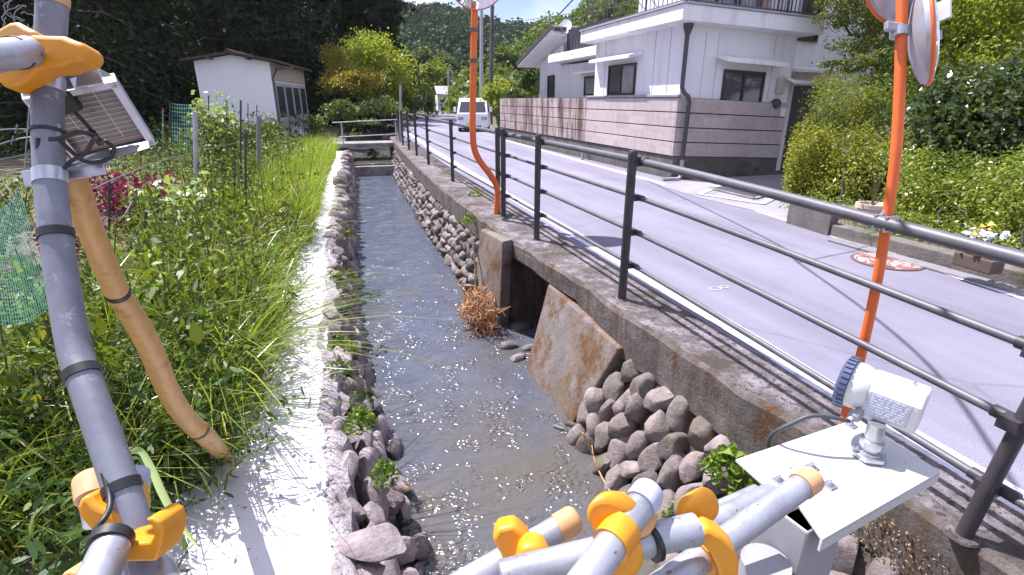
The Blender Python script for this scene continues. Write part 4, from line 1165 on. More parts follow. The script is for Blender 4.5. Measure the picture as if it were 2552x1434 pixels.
XA, YA = 6.42, 9.42
TZ = lambda x: -0.045 * max(0, x - XA)          # the front lines fall slightly towards the right
hs = thing('house', 'white two storey house with flat roof terrace above pink stone cladding', 'house', (XA + 2, YA + 3, 0))
def wallprism(name, pts, z0, z1, m, parent=hs, bevel=0.0):
    mb = MB(); n = len(pts)
    lo = TZ if z0 > 0.3 else (lambda x: 0.0)
    mb.add([(x, y, z0 + lo(x)) for x, y in pts] + [(x, y, z1 + TZ(x)) for x, y in pts],
           [tuple(range(n))[::-1], tuple(range(n, 2 * n))] + [(i, (i + 1) % n, n + (i + 1) % n, n + i) for i in range(n)])
    return mb.build(name, m, parent, bevel=bevel)
# lower block (white boards), with vertical board joints
XB = 9.15
wallprism('wall', [(XA + 0.06, YA + 0.06), (XB, YA + 0.06), (XB, 13.3), (XA + 0.06, 13.3)], 0, 2.86, M['wall'])
mj = pm('joint_grey', (0.5, 0.49, 0.53), (0.45, 0.44, 0.48), 5, 0.9)
for y in (9.95, 10.5, 12.75):
    MB().box((XA + 0.052, y - 0.005, 1.6), (XA + 0.0585, y + 0.005, 2.84)).build('board_joint', mj, hs)
for x in (6.95, 7.25, 8.62):
    MB().box((x - 0.005, YA + 0.052, 1.5), (x + 0.005, YA + 0.0585, 2.72)).build('board_joint', mj, hs)
# stone cladding of the front, in rows
for k in range(4):
    z0, z1 = 0.42 + 0.285 * k, 0.42 + 0.285 * (k + 1) - 0.022
    wallprism('stone_course', [(XA, YA), (XB - 0.02, YA), (XB - 0.02, YA + 0.055), (XA, YA + 0.055)], z0, z1, M['clad'], bevel=0.006)
    mb = MB()
wallprism('foundation', [(XA + 0.03, YA + 0.02), (XB - 0.03, YA + 0.02), (XB - 0.03, YA + 0.058), (XA + 0.03, YA + 0.058)], -0.4, 0.41, M['base'])
wallprism('seam_backing', [(XA + 0.02, YA + 0.012), (XB - 0.03, YA + 0.012), (XB - 0.03, YA + 0.059), (XA + 0.02, YA + 0.059)], 0.405, 1.545, M['seam'])
# roof slab / terrace
wallprism('roof_slab', [(XA - 0.30, YA - 0.33), (XB + 0.25, YA - 0.33), (XB + 0.25, 13.5), (XA - 0.30, 13.5)], 2.86, 3.13, M['trim'], bevel=0.012)
wallprism('roof_lip', [(XA - 0.33, YA - 0.36), (XB + 0.27, YA - 0.36), (XB + 0.27, 13.52), (XA - 0.33, 13.52)], 3.135, 3.165, pm('lip_grey', (0.42, 0.41, 0.46), (0.35, 0.34, 0.38), 5, 0.7))
# terrace balustrade
def balustrade(a, b, z0a, z0b, h, n, name='balustrade'):
    mb = MB(); a, b = V(*a, 0), V(*b, 0)
    for s in (0.05, 1.0):
        mb.tube([a + V(0, 0, z0a + h * s), b + V(0, 0, z0b + h * s)], 0.016 if s < 0.9 else 0.024, 6)
    for i in range(n + 1):
        s = i / n; p = a + (b - a) * s; z = z0a + (z0b - z0a) * s
        mb.tube([p + V(0, 0, z), p + V(0, 0, z + h)], 0.022 if i % 9 == 0 else 0.009, 5)
    return mb.build(name, M['pipe'], hs)
balustrade((XA - 0.18, YA - 0.22), (XB + 0.15, YA - 0.22), 3.17, 3.17 + TZ(XB), 0.78, 36)
balustrade((XB + 0.15, YA - 0.22), (XB + 0.15, YA + 0.9), 3.17 + TZ(XB), 3.17 + TZ(XB), 0.78, 9)
balustrade((XA - 0.18, YA - 0.22), (XA - 0.18, 13.4), 3.17, 3.17, 0.78, 27)
# upper storey set back from the edge
wallprism('upper_wall', [(7.1, YA + 1.1), (9.4, YA + 1.1), (9.4, 12.4), (7.1, 12.4)], 3.0, 6.0, M['wall'])
def window(x0, x1, y, z0, z1, ax='x', n=2, gm=None, parent=hs, frame=0.045, name='window', depth=0.05):
    """Sliding window in a wall facing -y (ax x) or -x (ax y; then y is the x of the wall)."""
    def P(u, d, z):
        return (u, y - d, z + TZ(u)) if ax == 'x' else (y - d, u, z)
    def bar(u0, u1, za, zb, d0, d1):
        mb.hexa([P(u0, d1, za), P(u1, d1, za), P(u1, d0, za), P(u0, d0, za), P(u0, d1, zb), P(u1, d1, zb), P(u1, d0, zb), P(u0, d0, zb)])
    mb = MB()
    bar(x0, x1, z0, z0 + frame, 0.002, depth); bar(x0, x1, z1 - frame, z1, 0.002, depth)
    bar(x0, x0 + frame, z0 + frame, z1 - frame, 0.003, depth - 0.002); bar(x1 - frame, x1, z0 + frame, z1 - frame, 0.003, depth - 0.002)
    for k in range(1, n):
        u = x0 + (x1 - x0) * k / n
        bar(u - frame * 0.5, u + frame * 0.5, z0 + frame, z1 - frame, 0.004, depth - 0.004)
    w = mb.build(name, M['brown'], parent)
    for k in range(n):
        mb = MB(); a, b = x0 + frame + (x1 - x0 - 2 * frame) * k / n, x0 + frame + (x1 - x0 - 2 * frame) * (k + 1) / n
        bar(a, b, z0 + frame, z1 - frame, 0.0025, 0.014 + 0.006 * (k % 2))
        mb.build('pane', (gm or [M['glass'], M['curtain_glass']])[k % 2], w)
    return w
window(11.2, 12.48, XA + 0.06, 1.6, 2.28, 'y', 2, [M['curtain_glass'], M['glass']])
window(7.45, 8.46, YA + 0.06, 1.45, 2.12, 'x', 2, [M['glass'], M['glass']])
window(7.35, 8.35, YA + 1.1, 3.05, 5.0, 'x', 2, [M['curtain_glass'], M['curtain_glass']])
window(8.42, 8.9, YA + 1.1, 3.05, 5.0, 'x', 1, [M['curtain_glass'], M['glass']])
mb = MB(); mb.box((8.92, YA + 1.02, 3.0), (9.38, YA + 1.098, 6)); mb.build('pink_panel', M['pinkwall'], hs)
mb = MB(); mb.box((9.12, YA - 0.1, 3.0), (9.2, YA - 0.02, 6)); mb.box((7.95, YA - 0.1, 3.1), (8.02, YA - 0.03, 6)); mb.build('terrace_post', M['brown'], hs)
def awning(pts, th, m=None):
    mb = MB(); mb.prism(pts, V(0, 0, -th)); mb.build('awning', m or M['trim'], hs, bevel=0.008)
awning([(XA + 0.06, 10.95, 2.50), (XA - 0.30, 10.95, 2.42), (XA - 0.30, 12.95, 2.42), (XA + 0.06, 12.95, 2.50)], 0.07)
awning([(7.22, YA + 0.06, 2.36), (8.75, YA + 0.06, 2.28), (8.75, YA - 0.28, 2.18), (7.22, YA - 0.28, 2.26)], 0.07)
# recessed wing along the road: wall, slab, windows
mb = MB(); mb.box((7.2, 13.3, 0), (10, 17.6, 2.55)); mb.build('wall', M['wall'], hs)
mb = MB(); mb.box((6.72, 13.52, 2.62), (9.9, 17.3, 2.86)); mb.build('roof_slab', M['trim'], hs, bevel=0.012)
window(14.0, 15.4, 7.2, 1.62, 2.15, 'y', 2, [M['glass'], M['curtain_glass']])
awning([(7.2, 13.6, 2.34), (6.9, 13.6, 2.27), (6.9, 15.7, 2.27), (7.2, 15.7, 2.34)], 0.05)
mb = MB(); mb.box((7.1, 13.6, 1.4), (7.2, 13.9, 2.5)); mb.build('wall_return', M['wall'], hs)
# dark screen on the lower roof
mb = MB()
for k in range(12):
    y = 13.65 + k * 0.225
    mb.box((6.95, y, 2.87), (6.99, y + 0.2, 3.5))
mb.box((6.99, 13.6, 2.95), (7.03, 16.3, 3.03)); mb.box((6.99, 13.6, 3.35), (7.03, 16.3, 3.42))
mb.build('terrace_screen', pm('screen_navy', (0.035, 0.033, 0.05), (0.05, 0.047, 0.065), 5, 0.6), hs)
# far gabled part
mb = MB(); mb.box((7.302, 17.62, 0), (11, 19.6, 2.42)); mb.build('wall', M['wall'], hs)
mb = MB(); mb.prism([(6.55, 20.1, 2.70), (6.55, 16.7, 3.56), (6.55, 16.35, 3.47), (6.55, 16.35, 3.58), (6.55, 16.7, 3.68), (6.55, 20.1, 2.82)], V(5, 0, 0)); mb.build('roof', pm('dark_roof', (0.05, 0.047, 0.05), (0.08, 0.075, 0.08), 6, 0.7), hs)
mb = MB(); mb.prism([(6.58, 20.06, 2.64), (6.58, 16.7, 3.49), (6.58, 16.42, 3.42), (6.58, 16.42, 3.47), (6.58, 16.7, 3.55), (6.58, 20.06, 2.695)], V(4.9, 0, 0)); mb.build('soffit', M['trim'], hs)
mb = MB(); mb.prism([(7.3, 17.62, 2.4), (7.3, 19.6, 2.4), (7.3, 19.6, 2.74), (7.3, 17.62, 3.2)], V(0.1, 0, 0)); mb.build('gable_wall', M['wall'], hs)
window(18.1, 18.7, 7.3, 1.0, 2.3, 'y', 1, [M['glass']])
# right wing and porch
wallprism('wall', [(XB + 0.02, YA + 0.9), (12.5, YA + 0.9), (12.5, 15), (XB + 0.02, 15)], -0.3, 6.2, M['wall'])
window(9.95, 10.5, YA + 0.9, 2.9, 3.9, 'x', 1, [M['door']])
mb = MB(); mb.box((9.42, YA + 0.80, -0.1), (9.82, YA + 0.86, 1.68)); dd = mb.build('door', M['door'], hs, bevel=0.01)
mb = MB(); mb.tube([V(9.50, YA + 0.78, 0.75), V(9.50, YA + 0.78, 0.95)], 0.012, 6); mb.build('handle', M['steel'], dd)
mb = MB(); mb.box((9.18, YA + 0.8, -0.1), (9.40, YA + 0.885, 1.85)); mb.box((9.84, YA + 0.8, -0.1), (10.0, YA + 0.885, 1.85)); mb.build('door_frame', M['trim'], hs)
mb = MB(); mb.box((10.0, YA + 0.84, -0.1), (11.0, YA + 0.886, 1.8)); mb.build('dark_panel', M['door'], hs)
awning([(8.95, YA + 0.05, 1.98), (9.95, YA + 0.9, 1.95), (10.1, YA - 0.1, 1.83), (9.0, YA - 0.25, 1.87)], 0.06)
awning([(9.5, YA + 0.89, 2.22), (11.2, YA + 0.89, 2.18), (11.2, YA + 0.3, 2.08), (9.5, YA + 0.3, 2.13)], 0.06)
# downpipe at the corner
dp = [V(XA + 0.02, YA - 0.06, 2.86), V(XA + 0.02, YA - 0.06, 1.72), V(XA + 0.06, YA - 0.10, 1.62), V(XA + 0.14, YA - 0.13, 1.55), V(XA + 0.17, YA - 0.13, 1.44), V(XA + 0.17, YA - 0.11, 0.34)]
mb = MB(); mb.tube(dp, 0.042, 12); mb.lathe(V(XA + 0.02, YA - 0.06, 2.70), V(0, 0, 1), [(0.045, -0.05), (0.09, 0.08), (0.095, 0.155)], 14); mb.build('downpipe', M['pipe'], hs, 40)
mb = MB(); mb.tube([V(XA + 0.17, YA - 0.11, 0.35), V(XA + 0.17, YA - 0.11, 0.03), V(XA + 0.1, YA - 0.16, -0.03), V(XA - 0.28, YA - 0.16, -0.03)], 0.045, 12); mb.build('pipe_foot', M['grey_paint'], hs, 40)
# meter and boxes by the window
mb = MB(); mb.box((8.78, YA - 0.06, 1.72 - 0.1), (8.93, YA + 0.05, 2.02 - 0.1)); mb.build('meter_box', pm('beige_box', (0.5, 0.46, 0.38), (0.45, 0.4, 0.33), 6, 0.6), hs, bevel=0.02)
mb = MB(); mb.lathe(V(8.83, YA + 0.05, 1.42), V(0, -1, 0), [(0.10, 0), (0.10, 0.07), (0.085, 0.1), (0.02, 0.11)], 16); mb.build('meter', M['pipe'], hs, 40)
mb = MB(); mb.box((8.98, YA - 0.02, 1.16), (9.1, YA + 0.05, 1.33)); mb.build('intercom', M['trim'], hs, bevel=0.01)

# satellite dish on the dark screen
q = at(1408, 68, x=6.9)
sd = thing('satellite_dish', 'small white satellite dish beside the dark screen on the low roof', 'satellite dish', q)
MB().lathe(q, V(-0.75, -0.55, 0.35), [(0.0, -0.03), (0.14, -0.022), (0.23, 0.0), (0.235, 0.008), (0.14, -0.014), (0.0, -0.022)], 24).build('dish', M['white_plastic'], sd, 60)
MB().tube([q + V(0, 0, -0.1), q + V(-0.12, -0.1, -0.12), q + V(-0.26, -0.18, 0.03)], 0.012, 6).build('feed_arm', M['grey_paint'], sd)
MB().tube([q + V(0.03, 0.03, 0), q + V(0.06, 0.05, -0.3)], 0.02, 8).build('mast', M['grey_paint'], sd)

# garden wall along the road
gw = thing('garden_wall', 'long pink stone garden wall with dark rain streaks along the road in front of the house', 'garden wall', (XA, 15, 0))
for k in range(4):
    z0, z1 = 0.42 + 0.285 * k, 0.42 + 0.285 * (k + 1) - 0.022
    for a, b, mm in ((YA + 0.0, 13.6, M['clad']), (13.602, 21.9, M['clad_old'])):
        if a < 10: a = YA + 0.056
        mb = MB(); mb.box((XA, a, z0), (XA + 0.055, b, z1)); mb.build('stone_course', mm, gw, bevel=0.006)
mb = MB(); mb.box((XA + 0.014, YA + 0.06, 0.40), (XA + 0.058, 21.88, 1.545)); mb.build('seam_backing', M['seam'], gw)
mb = MB(); mb.box((XA + 0.056, 13.4, -0.3), (XA + 0.2, 21.9, 1.56)); mb.build('core', M['base'], gw)
mb = MB(); mb.box((XA + 0.03, YA + 0.06, -0.3), (XA + 0.0585, 21.9, 0.41)); mb.build('footing', M['base'], gw)
mb = MB(); mb.box((XA - 0.025, YA - 0.02, 1.551), (XA + 0.058, 13.6, 1.6)); mb.build('coping', pm('coping_grey', (0.33, 0.32, 0.38), (0.28, 0.27, 0.31), 5, 0.7), gw, bevel=0.008)
mb = MB(); mb.tube([V(XA + 0.03, 13.4, 0.16), V(XA - 0.1, 13.4, 0.2), V(XA - 0.14, 13.4, 0.1), V(XA - 0.14, 13.4, -0.08)], 0.03, 8); mb.build('drain_pipe', M['grey_paint'], gw, 60)

# ---------------------------------------------------------------- shed behind the vegetable garden
def shed():
    D0 = 23.0
    c0 = at(693, 312, d=D0); c0[2] = -0.33
    ang = 0.105
    sy = nrm(V(0.13, 0.99, 0)); sx = V(-sy[1], sy[0], 0)
    Wd, Ln, Hw, Ha = 2.95, 7.4, float(at(693, 158, d=D0)[2]), float(at(597, 120, d=D0)[2]) - 0.38
    t = thing('shed', 'small white board shed with low tiled gable roof in front of the dark wood', 'shed', c0)
    P = lambda u, v, z: c0 * V(1, 1, 0) + sx * u + sy * v + V(0, 0, z)
    mb = MB(); mb.prism([P(0, 0, -0.33), P(Wd, 0, -0.33), P(Wd, 0, Hw), P(Wd / 2, 0, Ha), P(0, 0, Hw)], sy * Ln)
    m, tt, p, o = newmat('shed_boards')
    w = tt.nodes.new('ShaderNodeTexWave'); w.bands_direction = 'X'; w.inputs['Scale'].default_value = 2.6; w.wave_profile = 'SAW'
    tt.links.new(coords(tt), w.inputs['Vector'])
    cc = mixc(tt, ramp(tt, w.outputs[0], 0.0, 0.12), (0.6, 0.6, 0.65), (0.84, 0.84, 0.88))
    tt.links.new(cc, p.inputs['Base Color']); p.inputs['Roughness'].default_value = 0.8
    mb.build('wall', m, t)
    rm = pm('old_tiles', (0.045, 0.034, 0.028), (0.08, 0.058, 0.046), 12, 0.85, stain=(0.3, 0.12, 0.07), sscale=5, sa=0.62, sb=0.7, bmp=0.6, bscale=12)
    for s in (-1, 1):
        ov = 0.42
        ridge = Wd / 2
        eave = Wd / 2 + s * (Wd / 2 + ov)
        ze = Hw - (Ha - Hw) * ov / (Wd / 2)
        mb = MB(); mb.prism([P(ridge, -0.35, Ha + 0.03), P(eave, -0.35, ze + 0.03), P(eave, Ln + 0.35, ze + 0.03), P(ridge, Ln + 0.35, Ha + 0.03)], V(0, 0, 0.09)); mb.build('roof', rm, t)
    mb = MB(); mb.tube([P(Wd / 2, -0.38, Ha + 0.13), P(Wd / 2, Ln + 0.3, Ha + 0.13)], 0.09, 8); mb.build('ridge', rm, t)
    g = rnd(2)
    for u in (0.25, 0.75):
        mb = MB(); mb.obox(P(Wd * u, -0.28, (Hw + Ha) / 2 - 0.02), sx * 0.05, sy * 0.3, V(0, 0, 0.05)); mb.build('purlin', M['brown'], t)
    tan = pm('tan_board', (0.42, 0.35, 0.27), (0.36, 0.3, 0.23), 4, 0.8)
    Q = lambda v, z, o=0.0: P(-o, v, z)
    mb = MB(); mb.prism([Q(0.05, Hw - 0.75, 0.012), Q(Ln, Hw - 0.75, 0.012), Q(Ln, Hw - 0.02, 0.012), Q(0.05, Hw - 0.02, 0.012)], -sx * 0.01); mb.build('upper_board', tan, t)
    for k in range(4):
        a = 0.35 + k * 1.72
        mb = MB(); mb.prism([Q(a, 0.2, 0.014), Q(a + 1.5, 0.2, 0.014), Q(a + 1.5, Hw - 0.8, 0.014), Q(a, Hw - 0.8, 0.014)], -sx * 0.04); w = mb.build('sliding_door', pm('grey_shutter', (0.4, 0.42, 0.44), (0.3, 0.32, 0.34), 3, 0.6), t)
        mb = MB(); mb.prism([Q(a + 0.1, 0.75, 0.056), Q(a + 1.4, 0.75, 0.056), Q(a + 1.4, Hw - 0.95, 0.056), Q(a + 0.1, Hw - 0.95, 0.056)], -sx * 0.006); mb.build('pane', M['glass'], w)
    mb = MB(); mb.tube([Q(0.06, -0.3, 0.06), Q(0.06, Hw - 0.65, 0.06), Q(0.4, Hw - 0.25, 0.2), Q(2.4, Hw - 0.1, 0.45)], 0.04, 8); mb.build('downpipe', M['pipe'], t, 60)
shed()

# ---------------------------------------------------------------- white van coming down the road
def van():
    base = at(1178, 329, z=ZR)
    fx = nrm(at(1217, 329, z=ZR) - at(1140, 329, z=ZR)); fx = nrm(V(fx[0], fx[1] , 0)); fy = V(-fx[1], fx[0], 0)
    base = base + fy * 0.0
    t = thing('van', 'small white van facing the camera on the far road', 'van', base)
    P = lambda x, y, z: base + fx * x + fy * y + V(0, 0, z)
    hw = 0.80
    side = [(0.0, 0.22), (0.0, 0.62), (0.06, 0.86), (0.62, 1.52), (0.85, 1.62), (3.2, 1.64), (3.35, 1.5), (3.38, 0.3), (3.2, 0.22)]
    mb = MB()
    n = len(side)
    vs = [P(-hw * (1 if z < 1.0 else 0.9), y, z) for y, z in side] + [P(hw * (1 if z < 1.0 else 0.9), y, z) for y, z in side]
    mb.add(vs, [tuple(range(n)), tuple(range(n, 2 * n))[::-1]] + [(i, n + i, n + (i + 1) % n, (i + 1) % n) for i in range(n)])
    white = pm('van_white', (0.78, 0.78, 0.82), (0.74, 0.74, 0.78), 2, 0.3)
    mb.build('body', white, t, bevel=0.045, seg=3)
    dk = glass('van_glass', (0.02, 0.022, 0.03), 0.05)
    a = lambda s: P(0, 0.06 + 0.56 * s, 0.86 + 0.66 * s)
    nn = nrm(np.cross(fx, P(0, 0.56, 0.66) - P(0, 0, 0))); nn = nn if np.dot(nn, -fy) > 0 else -nn
    mb = MB(); mb.prism([a(0.14) - fx * 0.68 + nn * 0.008, a(0.14) + fx * 0.68 + nn * 0.008, a(0.88) + fx * 0.6 + nn * 0.008, a(0.88) - fx * 0.6 + nn * 0.008], nn * 0.01); mb.build('windscreen', dk, t, bevel=0.02)
    hl = glass('lamp_glass', (0.28, 0.28, 0.32), 0.1)
    for s in (-1, 1):
        mb = MB(); mb.obox(P(s * 0.6, -0.005, 0.66), fx * 0.15, fy * 0.015, V(0, 0, 0.085)); mb.build('headlight', hl, t, bevel=0.03)
        mb = MB(); mb.obox(P(s * 0.93, 0.42, 1.08), fx * 0.07, fy * 0.05, V(0, 0, 0.12)); mb.build('side_mirror', white, t, bevel=0.02)
        mb = MB(); mb.prism([P(s * 0.803, 0.45, 0.95), P(s * 0.803, 1.5, 0.95), P(s * 0.735, 1.45, 1.5), P(s * 0.735, 0.75, 1.5)], fx * s * 0.004); mb.build('side_window', dk, t)
        for yy in (0.55, 2.75):
            w = MB().lathe(P(s * 0.68, yy, 0.26), fx * s, [(0.16, -0.08), (0.26, -0.08), (0.27, 0), (0.26, 0.09), (0.16, 0.09)], 20).build('wheel', M['black'], t, 40)
            MB().lathe(P(s * 0.68, yy, 0.26), fx * s, [(0.15, 0), (0.15, 0.095), (0.05, 0.1), (0, 0.1)], 16).build('rim', M['grey_paint'], w, 40)
    mb = MB(); mb.obox(P(0, -0.03, 0.34), fx * 0.79, fy * 0.05, V(0, 0, 0.14)); mb.build('bumper', white, t, bevel=0.03)
    mb = MB(); mb.obox(P(0, -0.085, 0.26), fx * 0.45, fy * 0.008, V(0, 0, 0.045)); mb.build('grille', M['black'], t)
    mb = MB(); mb.obox(P(-0.12, -0.088, 0.38), fx * 0.17, fy * 0.006, V(0, 0, 0.075)); mb.build('number_plate', pm('plate_yellow', (0.75, 0.55, 0.03), (0.7, 0.5, 0.03), 5, 0.5), t)
    mb = MB(); mb.obox(P(0, 0.3, 0.2), fx * 0.74, fy * 0.28, V(0, 0, 0.05)); mb.build('underside', M['black'], t)
    mb = MB(); mb.obox(P(-0.1, -0.012, 0.8), fx * 0.05, fy * 0.01, V(0, 0, 0.02)); mb.build('badge', M['steel'], t)
van()
# ================================================================ left bank: weeds, grass, vegetable garden
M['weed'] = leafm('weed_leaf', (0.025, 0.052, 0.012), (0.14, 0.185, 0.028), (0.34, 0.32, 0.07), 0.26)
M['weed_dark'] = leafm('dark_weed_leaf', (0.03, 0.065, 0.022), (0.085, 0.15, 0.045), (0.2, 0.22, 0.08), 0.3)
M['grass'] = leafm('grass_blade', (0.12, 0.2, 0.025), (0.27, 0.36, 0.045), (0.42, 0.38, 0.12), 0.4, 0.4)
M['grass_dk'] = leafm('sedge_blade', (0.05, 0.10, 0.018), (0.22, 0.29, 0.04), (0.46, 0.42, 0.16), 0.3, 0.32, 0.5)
M['shiso'] = leafm('purple_leaf', (0.10, 0.012, 0.045), (0.2, 0.03, 0.085), (0.35, 0.06, 0.09), 0.35, tcol=(1.5, 0.7, 1.0))
M['pale'] = leafm('pale_leaf', (0.26, 0.38, 0.14), (0.42, 0.52, 0.26), (0.5, 0.56, 0.36), 0.3, 0.4, 0.6)
M['bean'] = leafm('bean_leaf', (0.06, 0.105, 0.03), (0.2, 0.26, 0.08), (0.38, 0.42, 0.22), 0.32)
M['dry'] = leafm('dry_stalk', (0.20, 0.13, 0.085), (0.40, 0.28, 0.18), None, 0.2, 0.8, 0.2, (1, 0.9, 0.7))
M['fern'] = leafm('fern_leaf', (0.07, 0.14, 0.022), (0.24, 0.33, 0.045), None, 0.32)
M['stalk'] = pm('plant_stalk', (0.10, 0.12, 0.04), (0.14, 0.11, 0.05), 9, 0.8)
M['stake'] = pm('dark_green_stake', (0.02, 0.032, 0.028), (0.03, 0.045, 0.038), 12, 0.5)
M['bark'] = pm('bark', (0.055, 0.04, 0.03), (0.09, 0.07, 0.055), 9, 0.95, bmp=0.8, bscale=14, vscale=(1, 1, 0.3))
GZ = -0.33

def weeds_geo(B, h, g, k=26, spread=0.16, size=0.045, aspect=0.45, up=0.55, shape='hex'):
    """Leafy plants: k leaves up a leaning stem at each base point."""
    N = len(B)
    h = h * g.uniform(0.5, 1.25, N)
    lean = g.normal(size=(N, 3)) * 0.22; lean[:, 2] = 1
    s = g.random((N, k)) ** 0.8
    p = B[:, None, :] + lean[:, None, :] * (s * h[:, None])[:, :, None]
    a = g.uniform(0, 2 * math.pi, (N, k)); r = spread * (0.25 + 0.75 * g.random((N, k))) * (1.1 - 0.6 * s)
    p[:, :, 0] += r * np.cos(a); p[:, :, 1] += r * np.sin(a)
    p[:, :, 2] += 0.02 * g.normal(size=(N, k))
    p[:, :, 2] = np.maximum(p[:, :, 2], B[:, None, 2] + 0.01)
    return leaf_geo(p.reshape(-1, 3), size, g, up, aspect, shape)

def scatter(g, n, y0, y1, a, b, z=GZ):
    """n points with y in y0..y1 and x between the functions a(y), b(y) (denser nearby)."""
    y = y0 + (y1 - y0) * g.random(n) ** 1.35
    u = g.random(n)
    A = np.array([a(t) for t in y]); Bq = np.array([b(t) for t in y])
    return np.stack([A + (Bq - A) * u, y, np.full(n, z)], 1)

def merge(*gs):
    vs, fs, b = [], [], 0
    for v, f in gs:
        vs.append(v); fs.append(f + b); b += len(v)
    return np.concatenate(vs), np.concatenate(fs)

g = rnd(100)
e0 = lambda y: xPL(y) + 0.02
# weeds beside the path: patches of taller and lower plants with gaps
def patchy(B, g, keep=0.62, sc=0.9, ph=0.0):
    n = np.sin(B[:, 0] * 5.1 / sc + ph) + np.sin(B[:, 1] * 3.7 / sc + 1.3 * ph) + np.sin((B[:, 0] - B[:, 1]) * 6.3 / sc + 2 * ph) + 0.8 * g.normal(size=len(B))
    return n > np.quantile(n, 1 - keep), (n - n.min()) / (n.max() - n.min())
def weed_band(n, y0, y1, a, b, h, k, spread, size, asp, m, label, seed, keep=0.6, up=0.25, shape='hex'):
    g = rnd(seed); B = scatter(g, n, y0, y1, a, b)
    ok, q = patchy(B, g, keep, 0.9, seed)
    B, q = B[ok], q[ok]
    hh = h * (0.35 + 1.1 * q)
    gs = []
    for lo, hi in ((0, 0.55), (0.55, 0.75), (0.75, 1.01)):
        s_ = (q >= lo) & (q < hi)
        if s_.sum():
            gs.append(weeds_geo(B[s_], float(hh[s_].mean()), g, k, spread, size, asp, up, shape))
    v, f = merge(*gs)
    return stuff(link('weeds', v, f, m), label, 'weeds')
weed_band(600, 2.5, 10.5, lambda y: xPL(y) - 0.95 - 0.04 * y, lambda y: xPL(y) - 0.08, 0.74, 28, 0.13, 0.05, 0.42, M['weed'], 'mixed leafy green weeds crowding the edge of the white path', 111)
weed_band(420, 2.6, 9, lambda y: xPL(y) - 0.8, lambda y: xPL(y) + 0.06, 0.5, 28, 0.12, 0.036, 0.5, M['fern'], 'small leaved bright weeds spilling onto the path edge', 112, 0.5)
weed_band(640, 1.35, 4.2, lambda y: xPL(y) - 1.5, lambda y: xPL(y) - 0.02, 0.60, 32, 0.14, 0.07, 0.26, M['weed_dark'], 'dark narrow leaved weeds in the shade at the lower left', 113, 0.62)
weed_band(620, 4.0, 22, lambda y: xPL(y) - 3.8 - 0.12 * y, lambda y: xPL(y) - 0.8, 0.55, 26, 0.15, 0.055, 0.45, M['bean'], 'low sprawling garden greenery between the stakes', 114, 0.5, 0.5, 'quad')
weed_band(230, 2.6, 8.5, lambda y: xPL(y) - 1.1, lambda y: xPL(y) - 0.03, 0.62, 16, 0.13, 0.095, 0.55, M['weed'], 'broad leaved weeds in patches beside the path', 115, 0.45, 0.6)
# tall single stalks with leaves all the way up
g = rnd(116); B = scatter(g, 130, 2.8, 11, lambda y: xPL(y) - 1.5, lambda y: xPL(y) - 0.12)
H = g.uniform(0.7, 1.15, len(B)); gs = []; mb = MB()
for b, h in zip(B, H):
    e = b + V(g.normal() * 0.12, g.normal() * 0.12, h); mb.tube([b, (b + e) / 2 + g.normal(size=3) * 0.02, e], 0.005, 4)
    k = 34; s = 0.25 + 0.75 * np.arange(k) / k; a = np.arange(k) * 2.4
    P = b + np.outer(s, e - b) + np.stack([np.cos(a), np.sin(a), np.zeros(k)], 1) * (0.075 * (1.25 - s))[:, None]
    gs.append(leaf_geo(P, 0.075 if h > 0.9 else 0.055, g, 0.7, 0.3, 'hex'))
v, f = merge(*gs)
stuff(link('weeds', v, f, M['fern']), 'tall upright leafy stalks standing out of the path side weeds', 'weeds')
stuff(mb.build('undergrowth', M['stalk']), 'thin stems of the tall upright weeds', 'stems')
v4 = blades_geo(scatter(g, 2400, 2.8, 12, lambda y: xPL(y) - 2.6, lambda y: xPL(y) - 0.3), 0.72, g, 0.4, 0.007, 3)
stuff(link('undergrowth', v4[0], v4[1], M['dry']), 'dry brown stalks standing in the garden soil', 'dry stalks')
# bright tall grass beside the far half of the path
P = scatter(g, 5200, 7.2, 20, lambda y: xPL(y) - 0.75, lambda y: xPL(y) + 0.1)
v, f = blades_geo(P, 0.80, g, 0.42, 0.013, 4)
stuff(link('grass', v, f, M['grass']), 'tall bright yellow green grass along the far half of the path', 'grass')
P = scatter(g, 4600, 2.2, 9, lambda y: xPL(y) - 1.2, lambda y: xPL(y) + 0.04)
ok, q = patchy(P, g, 0.7, 1.0, 3.0); P = P[ok]
v, f = blades_geo(P, 0.78, g, 0.75, 0.009, 5)
stuff(link('grass', v, f, M['grass_dk']), 'thin grass growing among the path side weeds', 'grass')
P = scatter(g, 2600, 10, 30, lambda y: xPL(y) - 7, lambda y: xPL(y) - 1)
v, f = blades_geo(P, 0.45, g, 0.5, 0.02, 3)
stuff(link('grass', v, f, M['grass_dk']), 'rough grass at the back of the vegetable garden', 'grass')
# arching sedge clumps
def grass_clump(px, py, n, h, label, seed, lean=0.9, m=None, w=0.009, rr=0.07):
    g = rnd(seed)
    c = at(px, py, z=GZ + 0.02)
    a = g.uniform(0, 2 * math.pi, n); r = rr * g.random(n) ** 0.5
    P = c + np.stack([r * np.cos(a), r * np.sin(a), np.zeros(n)], 1)
    aa = a + g.normal(size=n) * 0.7
    v, f = blades_geo(P, h, g, lean, w, 6, np.stack([np.cos(aa), np.sin(aa), np.zeros(n)], 1))
    return tag(link('grass_clump', v, f, m or M['grass_dk']), label, 'grass', 'arching grass clumps on the left bank')
grass_clump(585, 990, 300, 0.86, 'arching grass clump overhanging the path just above the foot of the bamboo pole', 1, 0.95, M['grass'], 0.010, 0.11)
grass_clump(470, 905, 260, 0.86, 'grass clump behind the middle of the bamboo pole', 2, 0.85, M['grass'], 0.010, 0.12)
